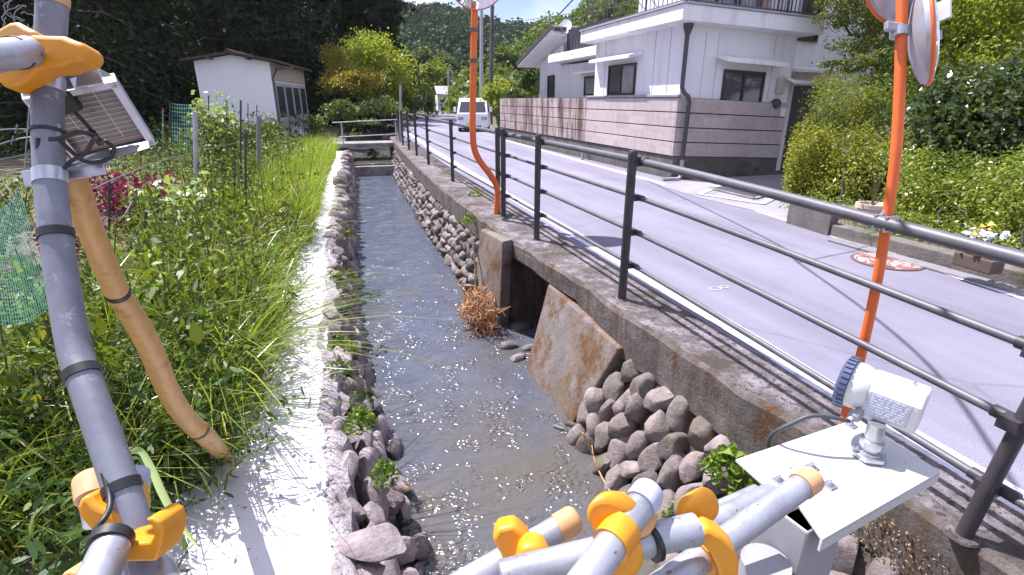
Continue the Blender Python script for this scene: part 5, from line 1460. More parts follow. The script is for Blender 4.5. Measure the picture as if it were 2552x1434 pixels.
grass_clump(300, 965, 240, 0.85, 'grass clump between the scaffold post and the bamboo pole', 3, 0.75, M['grass'], 0.010, 0.12)
grass_clump(650, 820, 260, 0.7, 'smaller grass clump at the path edge beyond the arching one', 4, 0.95, M['grass'], 0.010, 0.12)
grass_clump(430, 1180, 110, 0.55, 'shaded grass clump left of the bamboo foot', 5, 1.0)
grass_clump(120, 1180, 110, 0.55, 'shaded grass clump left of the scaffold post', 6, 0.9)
grass_clump(690, 640, 110, 0.55, 'grass clump beside the narrow middle of the path', 7, 0.8, M['grass'])
grass_clump(770, 520, 160, 0.8, 'upright bright grass clump where the path narrows', 8, 0.5, M['grass'], 0.012, 0.2)
grass_clump(545, 800, 220, 0.85, 'tall lime green grass clump between bamboo pole and path, behind the arching one', 9, 0.75, M['grass'], 0.010, 0.14)
grass_clump(420, 760, 200, 0.8, 'grass clump left of the middle of the left bank weeds', 10, 0.7, M['grass'], 0.009, 0.14)
grass_clump(730, 590, 220, 0.8, 'grass clump leaning over the path below the upright bright clump', 11, 0.8, M['grass'], 0.011, 0.18)
grass_clump(680, 500, 240, 0.95, 'tall upright grass clump left of where the path narrows', 12, 0.5, M['grass'], 0.012, 0.25)
# one long pale leaf bent over beside the post
lp = smooth_path([at(325, 1128, d=1.35), at(350, 1125, d=1.32), at(378, 1170, d=1.28), at(402, 1225, d=1.24), at(440, 1295, d=1.2), at(492, 1362, d=1.16)], 6)
mb = MB(); n = len(lp)
side = [nrm(np.cross(lp[min(i + 1, n - 1)] - lp[max(i - 1, 0)], FW)) for i in range(n)]
w = [0.012 * math.sin(math.pi * min(0.98, 0.08 + i / n * 0.9)) ** 0.7 for i in range(n)]
mb.add([p + s * q for p, s, q in zip(lp, side, w)] + [p + FW * 0.004 for p in lp] + [p - s * q for p, s, q in zip(lp, side, w)],
       [(i, i + 1, n + i + 1, n + i) for i in range(n - 1)] + [(n + i, n + i + 1, 2 * n + i + 1, 2 * n + i) for i in range(n - 1)])
tag(mb.build('leaf_blade', M['pale'], None, 180), 'single long pale bent leaf blade beside the scaffold post', 'leaf')

def plant(name, label, cat, px, py, h, w, n, size, m, seed, aspect=0.6, up=0.6, stems=6, group=None, z=GZ, shape='hex', top=None):
    """Plant rooted at the pixel (on the soil), h high and w wide; stems and leaves."""
    g = rnd(seed)
    c = at(px, py, z=z)
    t = thing(name, label, cat, c, group)
    mb = MB(); tips = []
    for i in range(stems):
        a = 2 * math.pi * i / stems + g.normal() * 0.4
        e = c + V(math.cos(a) * w * 0.4, math.sin(a) * w * 0.4, h * g.uniform(0.75, 1.0))
        mid = (c + e) / 2 + V(0, 0, 0.06 * h)
        mb.tube([c, mid, e], [0.008, 0.006, 0.003], 5, caps=False); tips.append((c, mid, e))
    mb.build('stem', M['stalk'], t, 180)
    k = max(1, n // stems); pts = []
    for (a, b, e) in tips:
        s = (0.15 + 0.85 * g.random(k))[:, None] ** 0.7
        q = (1 - s) ** 2 * a + 2 * s * (1 - s) * b + s ** 2 * e
        pts.append(q + g.normal(size=(k, 3)) * V(w * 0.16, w * 0.16, 0.07 * h))
    v, f = leaf_geo(np.concatenate(pts), size, g, up, aspect, shape)
    link('foliage', v, f, m, t)
    return t
plant('shiso_plant', 'purple leaved plant beside the pale broad leaved plant', 'plant', 345, 625, 1.0, 0.78, 1500, 0.052, M['shiso'], 41, 0.7, 0.5, 9)
plant('shiso_plant', 'small purple plant behind the pale broad leaved plant', 'plant', 425, 520, 0.6, 0.5, 260, 0.06, M['shiso'], 42, 0.7, 0.5, 6)
plant('shiso_plant', 'purple plant between the scaffold post and the bamboo pole', 'plant', 205, 690, 0.62, 0.5, 500, 0.05, M['shiso'], 43, 0.7, 0.5, 6)
plant('shiso_plant', 'low purple plant at the left edge under the green net', 'plant', 20, 760, 0.38, 0.5, 260, 0.05, M['shiso'], 44, 0.7, 0.5, 6)
plant('leafy_plant', 'pale plant with broad glossy leaves behind the thin stakes', 'plant', 455, 620, 0.86, 0.75, 300, 0.13, M['pale'], 45, 0.5, 0.9, 9)
plant('leafy_plant', 'tall bean plant climbing the stakes in front of the shed', 'plant', 572, 480, 1.75, 0.75, 900, 0.10, M['bean'], 46, 0.6, 0.5, 7)
plant('leafy_plant', 'pale topped climbing plant in front of the shed wall', 'plant', 560, 430, 1.95, 0.9, 360, 0.12, M['pale'], 47, 0.6, 0.6, 6)
plant('leafy_plant', 'yellow green bushy plant below the shed corner', 'plant', 655, 430, 1.5, 1.1, 900, 0.09, M['weed'], 48, 0.5, 0.5, 9)
plant('leafy_plant', 'green garden plant at the foot of the shed side wall', 'plant', 780, 350, 1.2, 1.3, 700, 0.12, M['bean'], 49, 0.5, 0.5, 9)
plant('leafy_plant', 'dusty green plant left of the bright tall grass', 'plant', 705, 450, 1.0, 1.0, 700, 0.08, M['bean'], 50, 0.5, 0.5, 9)
plant('leafy_plant', 'yellow flowering plant at the far left edge beside the post', 'plant', 10, 640, 0.62, 0.6, 420, 0.06, M['weed'], 51, 0.5, 0.5, 8)
plant('leafy_plant', 'young bright green plant in bare soil left of the post', 'plant', 95, 840, 0.40, 0.3, 46, 0.085, M['fern'], 52, 0.6, 0.9, 5)
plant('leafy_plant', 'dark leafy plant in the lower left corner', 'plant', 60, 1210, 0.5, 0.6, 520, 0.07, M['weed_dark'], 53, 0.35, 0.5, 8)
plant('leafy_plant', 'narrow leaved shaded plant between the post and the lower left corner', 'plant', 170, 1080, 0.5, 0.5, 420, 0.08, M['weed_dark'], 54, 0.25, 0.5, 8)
plant('leafy_plant', 'leafy weed with toothed leaves at the path edge behind the bamboo', 'plant', 520, 860, 0.6, 0.5, 500, 0.06, M['weed'], 55, 0.5, 0.6, 8)
plant('leafy_plant', 'tall leafy weed in the middle of the left bank', 'plant', 500, 740, 0.75, 0.6, 620, 0.06, M['weed'], 56, 0.5, 0.6, 8)

for i, (px, py, h, w, m, lb) in enumerate([(480, 520, 1.25, 0.6, M['bean'], 'wispy tall garden plant right of the thick grey post'), (535, 540, 1.35, 0.55, M['weed'], 'tall thin green plant between the bean plant and the thick grey post'), (690, 420, 1.3, 0.8, M['bean'], 'grey green garden plant before the shed corner'),
        (385, 560, 1.1, 0.6, M['bean'], 'loose green plant behind the purple one'), (620, 540, 1.25, 0.6, M['weed'], 'tall green plant behind the tallest dark stake'), (300, 520, 1.0, 0.7, M['weed_dark'], 'dim leafy plant behind the bamboo top'), (440, 470, 1.1, 0.8, M['weed_dark'], 'dark leafy plant at the foot of the far green net'), (60, 560, 0.9, 0.8, M['weed_dark'], 'dim leafy plant left of the scaffold post behind the wires')]):
    plant('leafy_plant', lb, 'plant', px, py, h, w, 420, 0.06, m, 600 + i, 0.5, 0.4, 7, shape='hex')
# ---- stakes
def stake(px, p0, p1, r, m, label, grp='stakes in the vegetable garden', name='garden_stake', lean=0.0):
    b = at(px, p0, z=GZ); e = at(px + lean, p1, y=b[1])
    return tag(MB().tube([b, e], r, 8).build(name, m, None, 60), label, 'stake', grp)
wd = pm('grey_wood', (0.24, 0.23, 0.24), (0.17, 0.16, 0.165), 7, 0.9, vscale=(1, 1, 0.2))
stake(492, 560, 278, 0.035, M['galv'], 'thick grey metal post with a white top behind the pale leaves', lean=-6)
stake(645, 520, 290, 0.035, wd, 'grey weathered wooden stake left of the tall grass')
for i, (px, p0, p1, r, l) in enumerate([(272, 690, 440, 0.013, 'dark stake beside the bamboo pole'), (362, 790, 528, 0.013, 'dark thick stake standing in the weeds right of the purple plant'),
        (520, 470, 238, 0.012, 'dark stake left of the bean plant'), (565, 480, 252, 0.012, 'dark stake inside the pale topped climbing plant'), (600, 560, 250, 0.013, 'dark stake right of the bean plant'),
        (612, 640, 330, 0.013, 'tall dark stake at the edge of the weeds, nearest to the path'), (585, 600, 400, 0.01, 'thin dark stake in the weeds below the bean plant'), (618, 430, 258, 0.012, 'dark stake before the shed wall'),
        (640, 430, 262, 0.012, 'dark stake just left of the grey wooden stake'), (722, 400, 290, 0.014, 'dark stake under the shed corner'), (745, 385, 275, 0.014, 'dark stake before the shed side wall'),
        (424, 440, 258, 0.018, 'corner stake of the far green net'), (406, 420, 272, 0.02, 'pale thin stake left of the far green net'), (350, 440, 300, 0.015, 'dark stake in the dim back of the garden')]):
    stake(px, p0, p1, r, wd if 'pale' in l else M['stake'], l)

# ---- nets and wires
def net(name, label, quad, nu, nv, r, m, cat='net'):
    a, b, c, d = [np.asarray(q, float) for q in quad]
    mb = MB(); g = rnd(nu)
    P = lambda s, q: (a * (1 - s) + b * s) * (1 - q) + (d * (1 - s) + c * s) * q + V(0, 0, -0.05 * math.sin(math.pi * s))
    for i in range(nu + 1):
        mb.tube([P(i / nu, q) for q in np.linspace(0, 1, 7)], r, 3, caps=False)
    for j in range(nv + 1):
        mb.tube([P(s, j / nv) for s in np.linspace(0, 1, 9)], r, 3, caps=False)
    return tag(mb.build(name, m), label, cat)
ng = pm('net_green', (0.02, 0.17, 0.14), (0.03, 0.22, 0.17), 9, 0.7)
net('garden_net', 'blue green garden net sloping down at the left edge', [at(-60, 520, d=2.5), at(48, 468, d=2.45), at(128, 760, d=2.1), at(-40, 800, d=2.0)], 26, 34, 0.0011, ng)
net('garden_net', 'far green net on stakes left of the shed', [at(424, 258, d=17), at(505, 258, d=17), at(505, 420, d=15.5), at(424, 425, d=15.5)], 14, 16, 0.006, ng)
wire = pm('grey_wire', (0.30, 0.30, 0.32), (0.22, 0.22, 0.24), 30, 0.5, 0.6)
def wirep(pts, label, r=0.003):
    mb = MB(); pth = smooth_path(pts, 8); mb.tube(pth, r, 5)
    for i in range(3, len(pth) - 1, 5):
        mb.tube([pth[i] + V(0.008, 0, 0.018), pth[i] - V(0.008, 0, 0.018)], r * 0.8, 4)
    return tag(mb.build('fence_wire', wire), label, 'wire', 'barbed wires of the garden fence')
wirep([at(-60, 330, d=2.2), at(40, 322, d=2.2), at(90, 335, d=2.2), at(200, 420, d=2.3)], 'upper barbed wire left of the scaffold post')
wirep([at(-60, 385, d=2.2), at(30, 350, d=2.2), at(95, 340, d=2.25)], 'slanting barbed wire crossing the upper one')
wirep([at(-60, 410, d=2.2), at(70, 385, d=2.2), at(100, 380, d=2.2)], 'lower barbed wire left of the scaffold post')
wirep([at(235, 470, d=2.6), at(300, 440, d=3.2), at(400, 402, d=4.5), at(520, 372, d=6.5), at(640, 345, d=9.5)], 'barbed wire running along the garden stakes', 0.0035)
wirep([at(215, 480, d=2.6), at(245, 530, d=2.9), at(300, 545, d=3.4), at(330, 500, d=3.9)], 'loose drooping loop of wire beside the bamboo pole', 0.003)
mb = MB(); g = rnd(77)
for k in range(5):
    t0 = g.uniform(0, 6); cx, cy = 60 + g.normal() * 14, 30 + g.normal() * 12
    mb.tube([at(cx + 44 * math.cos(t + t0) * g.uniform(0.85, 1.1), cy + 30 * math.sin(t + t0) * g.uniform(0.8, 1.2), d=1.6) for t in np.linspace(0, 5.4, 26)], 0.0016, 4)
mb.tube([at(70, 60, d=1.6), at(74, 250, d=1.62), at(60, 430, d=1.65)], 0.0016, 4)
tag(mb.build('wire_coil', wire), 'tangle of thin looped wire behind the top of the scaffold post', 'wire')

# ---- plants on the walls
def tuft(px, py, z, n, size, label, seed, m=None, h=0.12, w=0.12, aspect=0.45, name='fern_tuft'):
    g = rnd(seed); c = at(px, py, z=z)
    a = g.uniform(0, 2 * math.pi, n)
    q = g.random(n) ** 0.6
    P = c + np.stack([np.cos(a) * w * q, np.sin(a) * w * q, h * (1 - q ** 2) * g.uniform(0.3, 1, n)], 1)
    v, f = leaf_geo(P, size, g, 0.9, aspect, 'hex')
    v2, f2 = blades_geo(np.repeat(c[None], 12, 0), h * 0.9, g, 0.8, 0.004, 5)
    mb = link(name, np.concatenate([v, v2]), [tuple(r) for r in f] + [tuple(r + len(v)) for r in f2], m or M['fern'])
    return tag(mb, label, 'plant', 'small plants growing on the walls')
tuft(900, 1058, ZP, 150, 0.038, 'bright fern tuft on the path edge rocks, the upper of the two big ones', 61, w=0.1)
tuft(960, 1190, ZP - 0.2, 120, 0.036, 'bright fern tuft on the left wall rocks nearest to the bottom', 62, w=0.09)
tuft(850, 868, ZP, 70, 0.036, 'small green tuft on the rounded rock at the path edge', 63, w=0.1)
tuft(875, 880, ZP - 0.15, 60, 0.036, 'little tuft hanging below the rounded path edge rock', 64, w=0.07)
tuft(905, 1000, ZP - 0.1, 60, 0.04, 'brownish tuft between dark rocks of the left wall', 65, M['weed_dark'], w=0.09)
tuft(845, 925, ZP, 60, 0.045, 'low reddish weed on the path edge rocks', 66, M['bean'], w=0.11)
tuft(1818, 1190, -0.42, 200, 0.052, 'large bright green plant on the cobbles beside the steel plate', 67, h=0.2, w=0.15, aspect=0.75)
tuft(1545, 915, -0.50, 60, 0.034, 'pale fern at the top of the cobbles beside the stained apron', 68, w=0.07)
tuft(1670, 1080, -0.62, 60, 0.03, 'fern in the middle of the cobbles', 69, w=0.07)
tuft(1730, 1100, -0.6, 50, 0.03, 'thin fern right of the middle of the cobbles', 70, w=0.06)
tuft(1560, 975, -0.62, 50, 0.03, 'yellowish fern low between the upper cobbles', 71, w=0.06)
tuft(1690, 1290, -0.85, 60, 0.035, 'fern behind the yellow clamps at the stream side', 72, w=0.09)
tuft(1860, 1370, -0.75, 60, 0.035, 'small fern under the scaffold pipes', 73, w=0.09)
tuft(1990, 1290, -0.45, 60, 0.05, 'grassy tuft behind the steel post of the gauge', 74, M['grass'], w=0.12)
tuft(1165, 555, -0.12, 70, 0.06, 'yellow green tuft on the masonry before the culvert', 75, w=0.16)
tuft(1195, 690, -0.75, 60, 0.05, 'mossy weed beside the far concrete apron', 76, w=0.1)
tuft(1185, 488, 0.0, 60, 0.05, 'weed in the kerb beside the white line', 77, w=0.12)
for i, (px, py, l) in enumerate([(855, 470, 'far weed clump on the left wall near the bridge'), (862, 600, 'weed clump on the left wall halfway to the bridge'), (850, 700, 'weed clump on the left wall beside the broad water')]):
    tuft(px, py, ZP - 0.05, 90, 0.05, l, 80 + i, M['weed'], 0.2, 0.2)
# dry brown brush growing on the near side of the parapet
g = rnd(90)
P = np.stack([g.uniform(1.86, 1.99, 1500), g.uniform(-0.3, 1.5, 1500), g.uniform(-0.36, -0.12, 1500)], 1)
P[:, 0] = np.array([xCo(y) for y in P[:, 1]]) - g.random(1500) * 0.02
v, f = leaf_geo(P, 0.015, g, 0.2, 0.5)
stuff(link('moss', v, f, M['dry']), 'dry brown moss and lichen on the parapet side', 'moss')

# ---- straw caught at the culvert, twigs
sc = at(1195, 800, z=-0.98)
sw = leafm('straw', (0.46, 0.23, 0.11), (0.68, 0.40, 0.23), None, 0.15, 0.7, 0.2, (1, 0.9, 0.7))
g = rnd(91); mb = MB()
for i in range(260):
    a, b2 = g.normal(size=3), g.normal(size=3)
    a = np.clip(a, -1.3, 1.3); b2 = np.clip(b2, -1.3, 1.3)
    p0 = sc + a * V(0.11, 0.17, 0.14) + V(0, 0, 0.10)
    p2 = p0 + b2 * V(0.08, 0.10, 0.10)
    p1 = (p0 + p2) / 2 + g.normal(size=3) * 0.06
    for p in (p0, p1, p2): p[2] = max(p[2], ZW + 0.01)
    mb.tube([p0, (p0 + p1) / 2 + g.normal(size=3) * 0.01, p1, (p1 + p2) / 2 + g.normal(size=3) * 0.01, p2], 0.006, 4)
tag(mb.build('straw_bundle', sw), 'tangled ball of orange brown straw caught at the culvert mouth', 'straw')
tag(MB().tube(smooth_path([at(1192, 745, z=-0.85), at(1188, 700, z=-0.62), at(1182, 640, z=-0.4), at(1178, 600, z=-0.28)], 5), [0.02] * 6 + [0.014] * 10, 7).build('branch', M['bark'], None, 180), 'dark branch standing out of the straw bundle against the far apron', 'branch')
tag(MB().tube(smooth_path([at(1452, 1078, z=-0.80), at(1475, 1130, z=-0.95), at(1500, 1190, z=-1.02), at(1530, 1240, z=-1.04)], 5), 0.007, 6).build('twig', sw, None, 180), 'thin reddish twig lying down the near cobbles into the water', 'branch')
mb = MB(); mb.tube(smooth_path([at(1475, 1110, z=-0.95), at(1482, 1150, z=-1.0), at(1490, 1172, z=-1.03)], 4), 0.004, 5); tag(mb.build('twig', sw, None, 180), 'short side twig beside the long reddish twig', 'branch')
mb = MB(); mb.tube([at(1030, 1430, z=ZP + 0.01), at(1066, 1360, z=ZP + 0.01)], 0.004, 5)
tag(MB().tube(smooth_path([at(440, 1420, z=ZP + 0.012), at(470, 1370, z=ZP + 0.02), at(492, 1350, z=ZP + 0.03)], 4), 0.003, 5).build('twig', M['bark'], None, 180), 'small dark twig lying on the shaded path', 'branch')
# fallen leaves on the path
g = rnd(92)
P = np.stack([np.zeros(90), 1.3 + 5 * g.random(90) ** 1.5, np.full(90, ZP + 0.006)], 1)
P[:, 0] = [xPL(y) + (xPR(y) - xPL(y)) * g.random() for y in P[:, 1]]
v, f = leaf_geo(P, 0.03, g, 6, 0.35)
stuff(link('fallen_leaves', v, f, M['dry']), 'small dry leaf bits scattered on the concrete path', 'leaf litter')
# ================================================================ right side planting
M['hedge'] = leafm('hedge_leaf', (0.16, 0.20, 0.03), (0.29, 0.32, 0.055), (0.34, 0.24, 0.06), 0.36)
M['camellia'] = leafm('camellia_leaf', (0.03, 0.056, 0.016), (0.09, 0.135, 0.032), (0.17, 0.21, 0.06), 0.2, 0.25, 0.9)
M['maple'] = leafm('maple_leaf', (0.10, 0.16, 0.04), (0.22, 0.27, 0.06), (0.38, 0.22, 0.07), 0.42)
M['layer'] = leafm('layered_leaf', (0.06, 0.10, 0.028), (0.18, 0.23, 0.05), (0.32, 0.22, 0.06), 0.38)
M['light'] = leafm('light_leaf', (0.14, 0.2, 0.035), (0.32, 0.38, 0.065), (0.42, 0.38, 0.1), 0.46)
M['darkleaf'] = leafm('dark_leaf', (0.035, 0.065, 0.025), (0.075, 0.12, 0.04), None, 0.3)
M['azalea'] = leafm('azalea_leaf', (0.12, 0.18, 0.035), (0.27, 0.33, 0.065), (0.42, 0.38, 0.1), 0.35, 0.38, 0.5)
B = px_blob
def gp(px, py, z=-0.08):
    return at(px, py, z=z)
def dep(p):
    return float(np.dot(np.asarray(p) - CC, FW))
d0 = dep(gp(1985, 510))
bl = [B(2025, 395, d0 + 0.5, 58, 70), B(2035, 460, d0 + 0.4, 68, 60), B(2120, 420, d0 + 0.2, 75, 90), B(2185, 450, d0 - 0.1, 70, 85), B(2090, 480, d0 + 0.1, 70, 45), B(2225, 420, d0 - 0.2, 55, 80), B(2010, 350, d0 + 0.7, 40, 40), B(2000, 420, d0 + 0.3, 40, 70), B(2240, 500, d0 - 0.4, 50, 50)]
broad_tree('hedge', 'clipped yellow green hedge beside the house driveway', bl, gp(2090, 520), gp(2090, 520) + V(0.1, 0.1, 0.6), 0.03, 32000, 0.052, M['hedge'], M['bark'], 201, 'hedge', 0.5, 0.55, nl=0, clump=0.16, shell=0.62, per=26)
d1 = d0 + 0.75
bl = [B(2110, 250, d1, 90, 50), B(2060, 290, d1 + 0.3, 60, 45), B(2190, 270, d1 - 0.2, 80, 60), B(2130, 320, d1, 110, 45), B(2070, 215, d1 + 0.5, 60, 28), B(2210, 350, d1 - 0.3, 60, 45), B(2040, 330, d1 + 0.3, 40, 40)]
broad_tree('maple_tree', 'feathery yellow green tree spreading above the hedge', bl, gp(2150, 480), gp(2150, 480) + V(0.2, 0.6, 2.0), 0.07, 14000, 0.05, M['maple'], M['bark'], 202, 'tree', 0.9, 0.4, clump=0.2, shell=0.4, per=30)
d2 = d0 + 1.25
bl = [B(2140, 40, d2, 80, 45), B(2090, 20, d2, 60, 50), B(2200, 60, d2, 70, 60), B(2120, 110, d2, 80, 26), B(2190, 150, d2 - 0.3, 80, 30), B(2100, 165, d2 + 0.2, 60, 22), B(2180, 205, d2 - 0.3, 80, 24), B(2150, -40, d2, 110, 60), B(2240, -20, d2, 80, 70), B(2260, 120, d2 - 0.2, 50, 70)]
broad_tree('layered_tree', 'tall dark tree with flat layers of foliage beside the house wall', bl, gp(2190, 440), gp(2190, 440) + V(0.3, 1.2, 3.6), 0.10, 12500, 0.07, M['layer'], M['bark'], 203, 'tree', 0.9, 0.42, clump=0.2, shell=0.35, per=34)
dc = dep(gp(2420, 600)) + 0.7
bl = [B(2410, 250, dc + 0.8, 90, 70), B(2490, 235, dc + 0.6, 90, 70), B(2350, 300, dc + 0.5, 75, 95), B(2440, 310, dc + 0.2, 110, 100), B(2530, 280, dc, 90, 120), B(2400, 400, dc + 0.3, 110, 70), B(2510, 410, dc, 90, 70), B(2600, 300, dc, 80, 110), B(2330, 390, dc + 0.6, 60, 60), B(2400, 490, dc + 0.4, 110, 60), B(2510, 500, dc + 0.1, 100, 60), B(2300, 470, dc + 0.6, 60, 60), B(2600, 420, dc, 80, 110)]
broad_tree('camellia_tree', 'dense camellia with dark glossy leaves at the right edge', bl, gp(2450, 610), gp(2450, 610) + V(0.2, 0.6, 0.5), 0.035, 22000, 0.085, M['camellia'], M['bark'], 204, 'tree', 0.5, 0.5, 'hex', nl=0, clump=0.2, shell=0.6, per=24)
dl = dc + 3.2
bl = [B(2440, 40, dl, 110, 70), B(2530, 80, dl, 100, 80), B(2360, 90, dl, 70, 80), B(2420, 130, dl, 120, 60), B(2340, 20, dl, 80, 60), B(2560, 0, dl, 90, 70), B(2450, -50, dl, 150, 60), B(2620, 100, dl, 90, 150), B(2310, 180, dl, 60, 60), B(2490, 170, dl - 0.4, 120, 60), B(2390, 190, dl - 0.4, 90, 50)]
broad_tree('light_green_tree', 'light yellow green tree rising behind the dark camellia', bl, gp(2440, 480), gp(2440, 480) + V(0.3, 2.4, 4.4), 0.11, 21000, 0.085, M['light'], M['bark'], 205, 'tree', 0.6, 0.5, clump=0.2, shell=0.45, per=30)
da = dep(gp(2330, 590)) + 0.2
bl = [B(2290, 480, da + 0.3, 65, 65), B(2360, 500, da, 75, 65), B(2440, 500, da - 0.3, 75, 70), B(2330, 560, da, 80, 35), B(2250, 540, da + 0.4, 50, 45), B(2300, 420, da + 0.5, 70, 50), B(2400, 440, da + 0.2, 80, 55)]
broad_tree('azalea_bush', 'loose bush with bright small leaves behind the road side planter', bl, gp(2330, 600), gp(2330, 600) + V(0.05, 0.05, 0.4), 0.03, 14000, 0.05, M['azalea'], M['bark'], 206, 'bush', 0.6, 0.5, nl=0, clump=0.2, shell=0.5, per=24)
bl = [B(2500, 500, da - 0.6, 70, 80), B(2560, 520, da - 0.9, 80, 90), B(2480, 580, da - 0.6, 70, 40), B(2580, 440, da - 0.6, 80, 80)]
broad_tree('azalea_bush', 'loose bright leaved bush at the right edge of the road side planter', bl, gp(2540, 660), gp(2540, 660) + V(0.05, 0.05, 0.4), 0.03, 11000, 0.05, M['azalea'], M['bark'], 207, 'bush', 0.6, 0.5, nl=0, clump=0.2, shell=0.5, per=24)
# dark trees closing the view behind
for i, (px, d, lb) in enumerate([(2090, 16.5, 'dark tree close behind the layered tree'), (2300, 17, 'dark tree in the gap behind the orange post')]):
    b = at(px, 300, d=d); b[2] = -0.1
    bl = [(b + V(0, 0, z) + V(x, y, 0), V(1.5, 1.3, 1.2)) for x, y, z in ((0, 0, 1.2), (-0.7, 0.3, 2.2), (0.8, 0.1, 2.4), (0, 0, 3.6), (-0.5, 0.2, 4.8), (0.6, 0.1, 5.0), (0.1, 0, 6.2))]
    broad_tree('dark_tree', lb, bl, b, b + V(0.1, 0, 5), 0.12, 6500, 0.14, M['darkleaf'], M['bark'], 210 + i, group='dark trees behind the right planting')
# planter edging, pots
pe = thing('planter_edge', 'low weathered concrete block edging along the right road side', 'planter edging', gp(2250, 640))
a, b, c = at(1958, 556, z=ZR), at(2062, 588, z=ZR), at(2600, 735, z=ZR)
mb = MB(); q = V(0.20, 0.06, 0); mb.prism([a + V(0, 0, -0.1), b + V(0, 0, -0.1), b + q + V(0, 0, -0.1), a + q + V(0, 0, -0.1)], V(0, 0, 0.42)); mb.build('block', pm('edging_grey', (0.17, 0.15, 0.145), (0.11, 0.098, 0.09), 5, 0.9, bmp=0.5, stain=(0.1, 0.085, 0.07), sscale=3), pe, bevel=0.012)
mb = MB(); mb.prism([b + V(0.02, -0.004, -0.1), c + V(0.02, 0, -0.1), c + q + V(0, 0, -0.1), b + q + V(0, -0.004, -0.1)], V(0, 0, 0.24)); mb.build('kerb', pm('edging_dark', (0.12, 0.105, 0.095), (0.19, 0.17, 0.155), 5, 0.95, bmp=0.7, stain=(0.07, 0.07, 0.03), sscale=3), pe, bevel=0.015)
mb = MB(); k0, k1 = at(2062, 600, z=ZR + 0.006), at(2600, 752, z=ZR + 0.006)
mb.prism([k0, k1, k1 + V(0.18, 0.05, 0), k0 + V(0.18, 0.05, 0)], V(0, 0, 0.012)); mb.build('gutter', pm('gutter_grey', (0.24, 0.22, 0.24), (0.17, 0.155, 0.165), 6, 0.9, bmp=0.4), pe)
def pot(px, py, r, h, label, m, seed):
    c = at(px, py, z=0.06)
    t = thing('flower_pot', label, 'flower pot', c)
    MB().lathe(c, V(0, 0, 1), [(r * 0.72, 0), (r * 0.95, h * 0.78), (r * 1.12, h * 0.8), (r * 1.12, h), (r * 0.95, h), (r * 0.9, h * 0.85), (0, h * 0.85)], 24).build('pot', m, t, 40)
    g = rnd(seed)
    mb = MB(); pts = []
    for i in range(7):
        e = c + V(g.normal() * 0.16, g.normal() * 0.16, h + g.uniform(0.3, 0.62)); mb.tube([c + V(0, 0, h * 0.8), (c + e) / 2 + V(0, 0, 0.05), e], 0.006, 5); pts.append(e + g.normal(size=(26, 3)) * 0.07)
    mb.build('stem', M['stalk'], t)
    v, f = leaf_geo(np.concatenate(pts), 0.05, g, 0.5, 0.5, 'hex'); link('foliage', v, f, M['azalea'], t)
pot(2162, 560, 0.155, 0.26, 'pale terracotta pot with a thin shrub beside the orange post', pm('pale_terracotta', (0.62, 0.48, 0.4), (0.55, 0.42, 0.35), 5, 0.8), 301)
c = at(2432, 668, z=0.10)
ft = thing('flower_trough', 'terracotta trough with white and yellow flowers on the planter edge', 'flower pot', c)
dx = nrm(at(2500, 690, z=0.1) - at(2380, 655, z=0.1)); dy = V(-dx[1], dx[0], 0)
mb = MB(); mb.obox(c + V(0, 0, 0.05), dx * 0.17, dy * 0.07, V(0, 0, 0.06)); mb.build('trough', pm('terracotta', (0.11, 0.075, 0.058), (0.08, 0.055, 0.042), 5, 0.85), ft, bevel=0.012)
g = rnd(302)
for nm, m, n, s in (('foliage', M['azalea'], 120, 0.05), ('white_flower', pm('white_petal', (0.75, 0.77, 0.85), (0.68, 0.7, 0.78), 9, 0.6), 60, 0.055), ('yellow_flower', pm('yellow_petal', (0.75, 0.6, 0.12), (0.7, 0.5, 0.08), 9, 0.6), 16, 0.055)):
    k = g.uniform(-0.16, 0.16, n) if nm != 'yellow_flower' else g.uniform(-0.1, 0.02, n)
    P = c + np.outer(k, dx) + np.outer(g.normal(size=n) * 0.05, dy) + np.stack([np.zeros(n), np.zeros(n), 0.16 + g.random(n) * (0.12 if nm == 'foliage' else 0.18) + (0.06 if nm[0] == 'y' else 0)], 1)
    v, f = leaf_geo(P, s, g, 1.0, 0.9, 'hex'); link(nm, v, f, m, ft)
g = rnd(303)
P = np.stack([g.uniform(5.95, 7.2, 700), g.uniform(1.5, 6.0, 700), np.full(700, 0.02)], 1)
v, f = weeds_geo(P, 0.16, g, 10, 0.1, 0.04, 0.5, 0.6, 'quad')
stuff(link('ground_cover', v, f, M['azalea']), 'low ground cover between the right bushes', 'ground cover')
